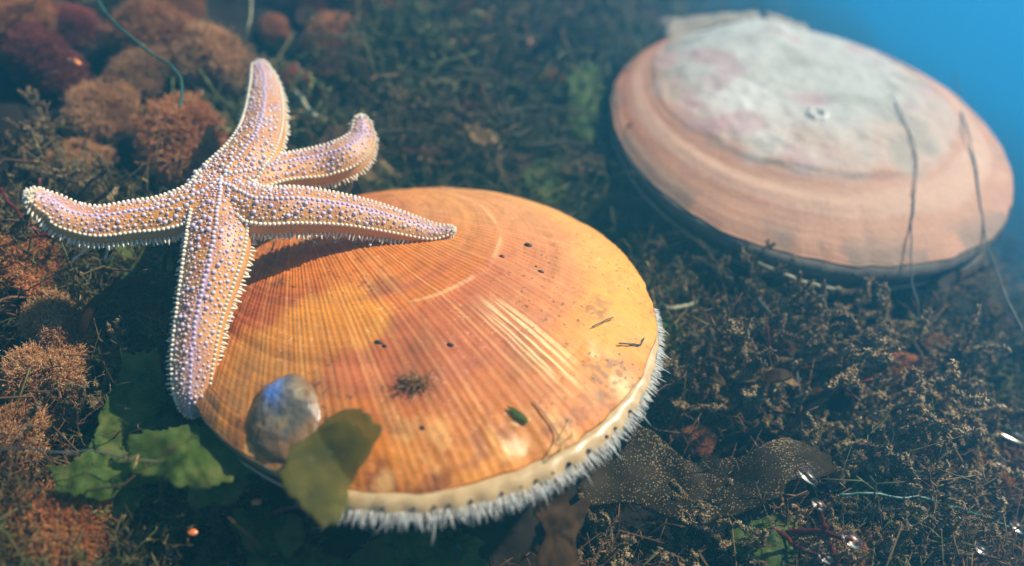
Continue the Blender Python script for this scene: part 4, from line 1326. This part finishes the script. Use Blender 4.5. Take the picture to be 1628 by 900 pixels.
for o_, l_, lab in GL:
    o_ = np.array(o_, float); o_ = o_.mean(0) + (o_ - o_.mean(0)) * 1.36
    sheet("green_leaf", o_, l_, MT['green'], lab, "seaweed leaf", .0004, B_gnd, .006, 90, rag=.75)
r_b = random.Random(5)
for i in range(30):
    bx, by = (r_b.uniform(480, 950), r_b.uniform(10, 285)) if i < 20 else (r_b.uniform(1060, 1560), r_b.uniform(500, 860))
    if i >= 20 and by > 680 and bx < 1340: by = 600
    L_, w_, a_ = r_b.uniform(16, 38), r_b.uniform(5, 11), r_b.uniform(-.7, .7)
    ca_, sa_ = math.cos(a_), math.sin(a_)
    ol = [(bx + L_ * u_ * ca_ - w_ * v_ * sa_, by + L_ * u_ * sa_ + w_ * v_ * ca_) for u_, v_ in ((-1, 0), (-.5, .8), (.1, 1), (.7, .6), (1, 0), (.6, -.7), (0, -1), (-.6, -.8))]
    ob = sheet("flat_seaweed", ol, r_b.uniform(.010, .022), MT['brown'] if i % 3 else MT['blade'], "small flat brown weed frond lying in the blurred bed behind the near scallop" if i < 20 else "small flat brown weed frond lying in the weed bed at the right", "seaweed", .0005, B_gnd, .005, 90, rag=.6)
    ob["group"] = "flat blades behind the near scallop" if i < 20 else "flat blades in the right-hand weed bed"
sheet("leaf_scrap", [(806, 645), (820, 650), (836, 662), (838, 671), (822, 664)], .0009, MT['green'], "tiny green leaf scrap on the orange scallop's lower margin", "leaf scrap", .0003, None, .0003, 200)
sheet("red_leaf", [(632, 236), (660, 230), (700, 234), (735, 230), (705, 242), (665, 246)], .018, MT['rust'], "thin orange-red leaf lying between starfish and far scallop", "seaweed leaf", .0005, B_gnd, .002, 90)
sheet("brown_frond", [(868, 766), (878, 788), (898, 780), (906, 800), (934, 794), (928, 830), (914, 860), (926, 900), (912, 930), (868, 930), (852, 890), (868, 850), (846, 815), (862, 795)], .040, MT['brown'], "ragged brown blade-like frond standing in front of the scallop's fringe", "seaweed", .0006, B_gnd, .005, 120, rag=.6)

# ------------------------------------------------------------------ the weed mat that covers the bed
def weed_mat_geo():
    r = np.random.default_rng(77)
    N = 92000
    px = r.uniform(-260, PW + 320, N); py = r.uniform(-150, PH + 380, N)
    D = cF[None] + cR[None] * ((px - PW / 2) / FPX)[:, None] + cU[None] * ((PH / 2 - py) / FPX)[:, None]
    z0 = -.02
    p = cO + D * ((z0 - CAM_Z) / D[:, 2])[:, None]
    for _ in range(3):
        z = ground_z(p[:, 0], p[:, 1])
        p = cO + D * ((np.maximum(z, -.5) - CAM_Z) / D[:, 2])[:, None]
    p[:, 2] = ground_z(p[:, 0], p[:, 1])
    s = (p[:, 0] - _A[0]) * _nrm[0] + (p[:, 1] - _A[1]) * _nrm[1]
    clump = fbm(p * 32 + 3, 3)
    ok = (s < .02 + .35 * r.random(N) ** 2) & outside_shells(p, 1.04, 1.0) & (clump > .455 + .10 * sstep(1000, 1250, px) + .12 * sstep(620, 420, px) * sstep(420, 300, py) + .05 * sstep(420, 300, px))
    p, px, py, clump = p[ok], px[ok], py[ok], clump[ok]
    K = len(p)
    dist = np.linalg.norm(p - cO, axis=1)
    n = 5
    L = (.008 + .014 * r.random(K)) * (dist / .3) ** .5 * (1 + .25 * sstep(350, 150, py))
    up = sstep(150, 500, py) * .8 + .15
    d = unit(r.normal(size=(K, 3)) * [1.0, .6, .5] + np.stack([np.zeros(K), np.zeros(K), up * 1.1], -1))
    ss = np.linspace(0, 1, n)
    walk = np.cumsum(r.normal(size=(K, n, 3)) * .24, 1); walk -= walk[:, :1]
    P = p[:, None] + (d[:, None] * ss[None, :, None] * .75 + walk) * L[:, None, None]
    P[..., 2] = np.maximum(P[..., 2], p[:, None, 2] - .002)
    R0 = (.00016 + .00034 * r.random(K) ** 2) * (dist / .3) * (1 + .7 * sstep(350, 150, py))
    V, F = tubes(P, R0[:, None] * np.array([[1, 1, .9, .75, .4]]), 3)
    lum = np.clip(.06 + .40 * r.random(K) ** 1.3 + 1.1 * (clump - .52), 0, 1)
    # side fuzz
    k2 = int(K * 4.5)
    pk = r.integers(0, K, k2); u_ = r.random(k2) * (n - 1.01); ii = u_.astype(int); f = (u_ - ii)[:, None]
    b = P[pk, ii] * (1 - f) + P[pk, ii + 1] * f
    dd = unit(r.normal(size=(k2, 3)))
    l2 = (.0010 + .0026 * r.random(k2)) * (dist[pk] / .3)
    P2 = np.stack([b, b + dd * (l2 * .5)[:, None], b + dd * l2[:, None]], 1)
    V2, F2 = tubes(P2, np.array([[.9, .8, .4]]) * (R0[pk] * .85)[:, None], 3)
    V, F = join_geo([(V, F), (V2, F2)])
    def pal(lv, pp):
        h1 = sstep(.45, .6, fbm(pp * 30 + 40, 3))[:, None]; h2 = sstep(.5, .62, fbm(pp * 24 + 80, 3))[:, None]
        brown = np.array([.20, .10, .045]); olive = np.array([.13, .125, .035]); ochre = np.array([.36, .22, .075]); gre = np.array([.06, .12, .03])
        c_ = brown + (olive - brown) * h1
        c_ = c_ + (gre - c_) * h2 * .4
        c_ = c_ + (ochre - c_) * sstep(.55, .95, lv)[:, None] * .8
        return c_ * (.22 + 1.5 * lv)[:, None]
    C_ = np.concatenate([np.repeat(pal(lum, p), 15, 0), np.repeat(pal(np.clip(lum[pk] + .1 + .3 * (r.random(k2) > .85), 0, 1), p[pk]), 9, 0)])
    return V, F, np.clip(C_, .004, .7)
    return V, F, np.concatenate([rep(lum, 15), rep(np.clip(lum[pk] + .12 + .3 * (r.random(k2) > .85), 0, 1), 9)])
V, F, rv = weed_mat_geo()
o = obj("seaweed_mat", V, F, MT['bed'], None, {"Col": rv}, smooth=False)
tag(o, "tangled brown and olive seaweed covering the bed", "seaweed mat", kind='stuff')

# ------------------------------------------------------------------ specks drifting in the water
pr = np.random.default_rng(9)
pts = np.array([cO + ray(pr.uniform(0, PW), pr.uniform(0, PH)) * pr.uniform(.15, .27) for _ in range(170)])
pv_, pf_ = ico(1)
Vp, Fp = join_geo([(q_ + pv_ * (.00006 + .00016 * pr.random() ** 3), pf_) for q_ in pts])
tag(obj("drifting_specks", Vp, Fp, MT['tube_foot']), "fine pale specks drifting in the water", "specks", kind='stuff')

# ------------------------------------------------------------------ the water's blue haze, also standing in for sky sheen on the surface
V = np.array([(x, y, z) for x in (-16, 16.0) for y in (-16, 16.5) for z in (-6.2, .30)])
F = np.array([[0, 1, 3, 2], [4, 6, 7, 5], [0, 4, 5, 1], [2, 3, 7, 6], [0, 2, 6, 4], [1, 5, 7, 3]])
t = NT("water_haze")
pv = t.n("ShaderNodeVolumePrincipled")
pv.inputs["Color"].default_value = (.11, .66, 1.0, 1)
pv.inputs["Density"].default_value = .56
pv.inputs["Anisotropy"].default_value = .62
t.l(pv.outputs[0], t.out.inputs["Volume"])
hz = obj("haze", V, F, t.m, smooth=False)
tag(hz, "blue haze of the shallow water, also standing in for surface sky sheen", "haze", kind='stuff')
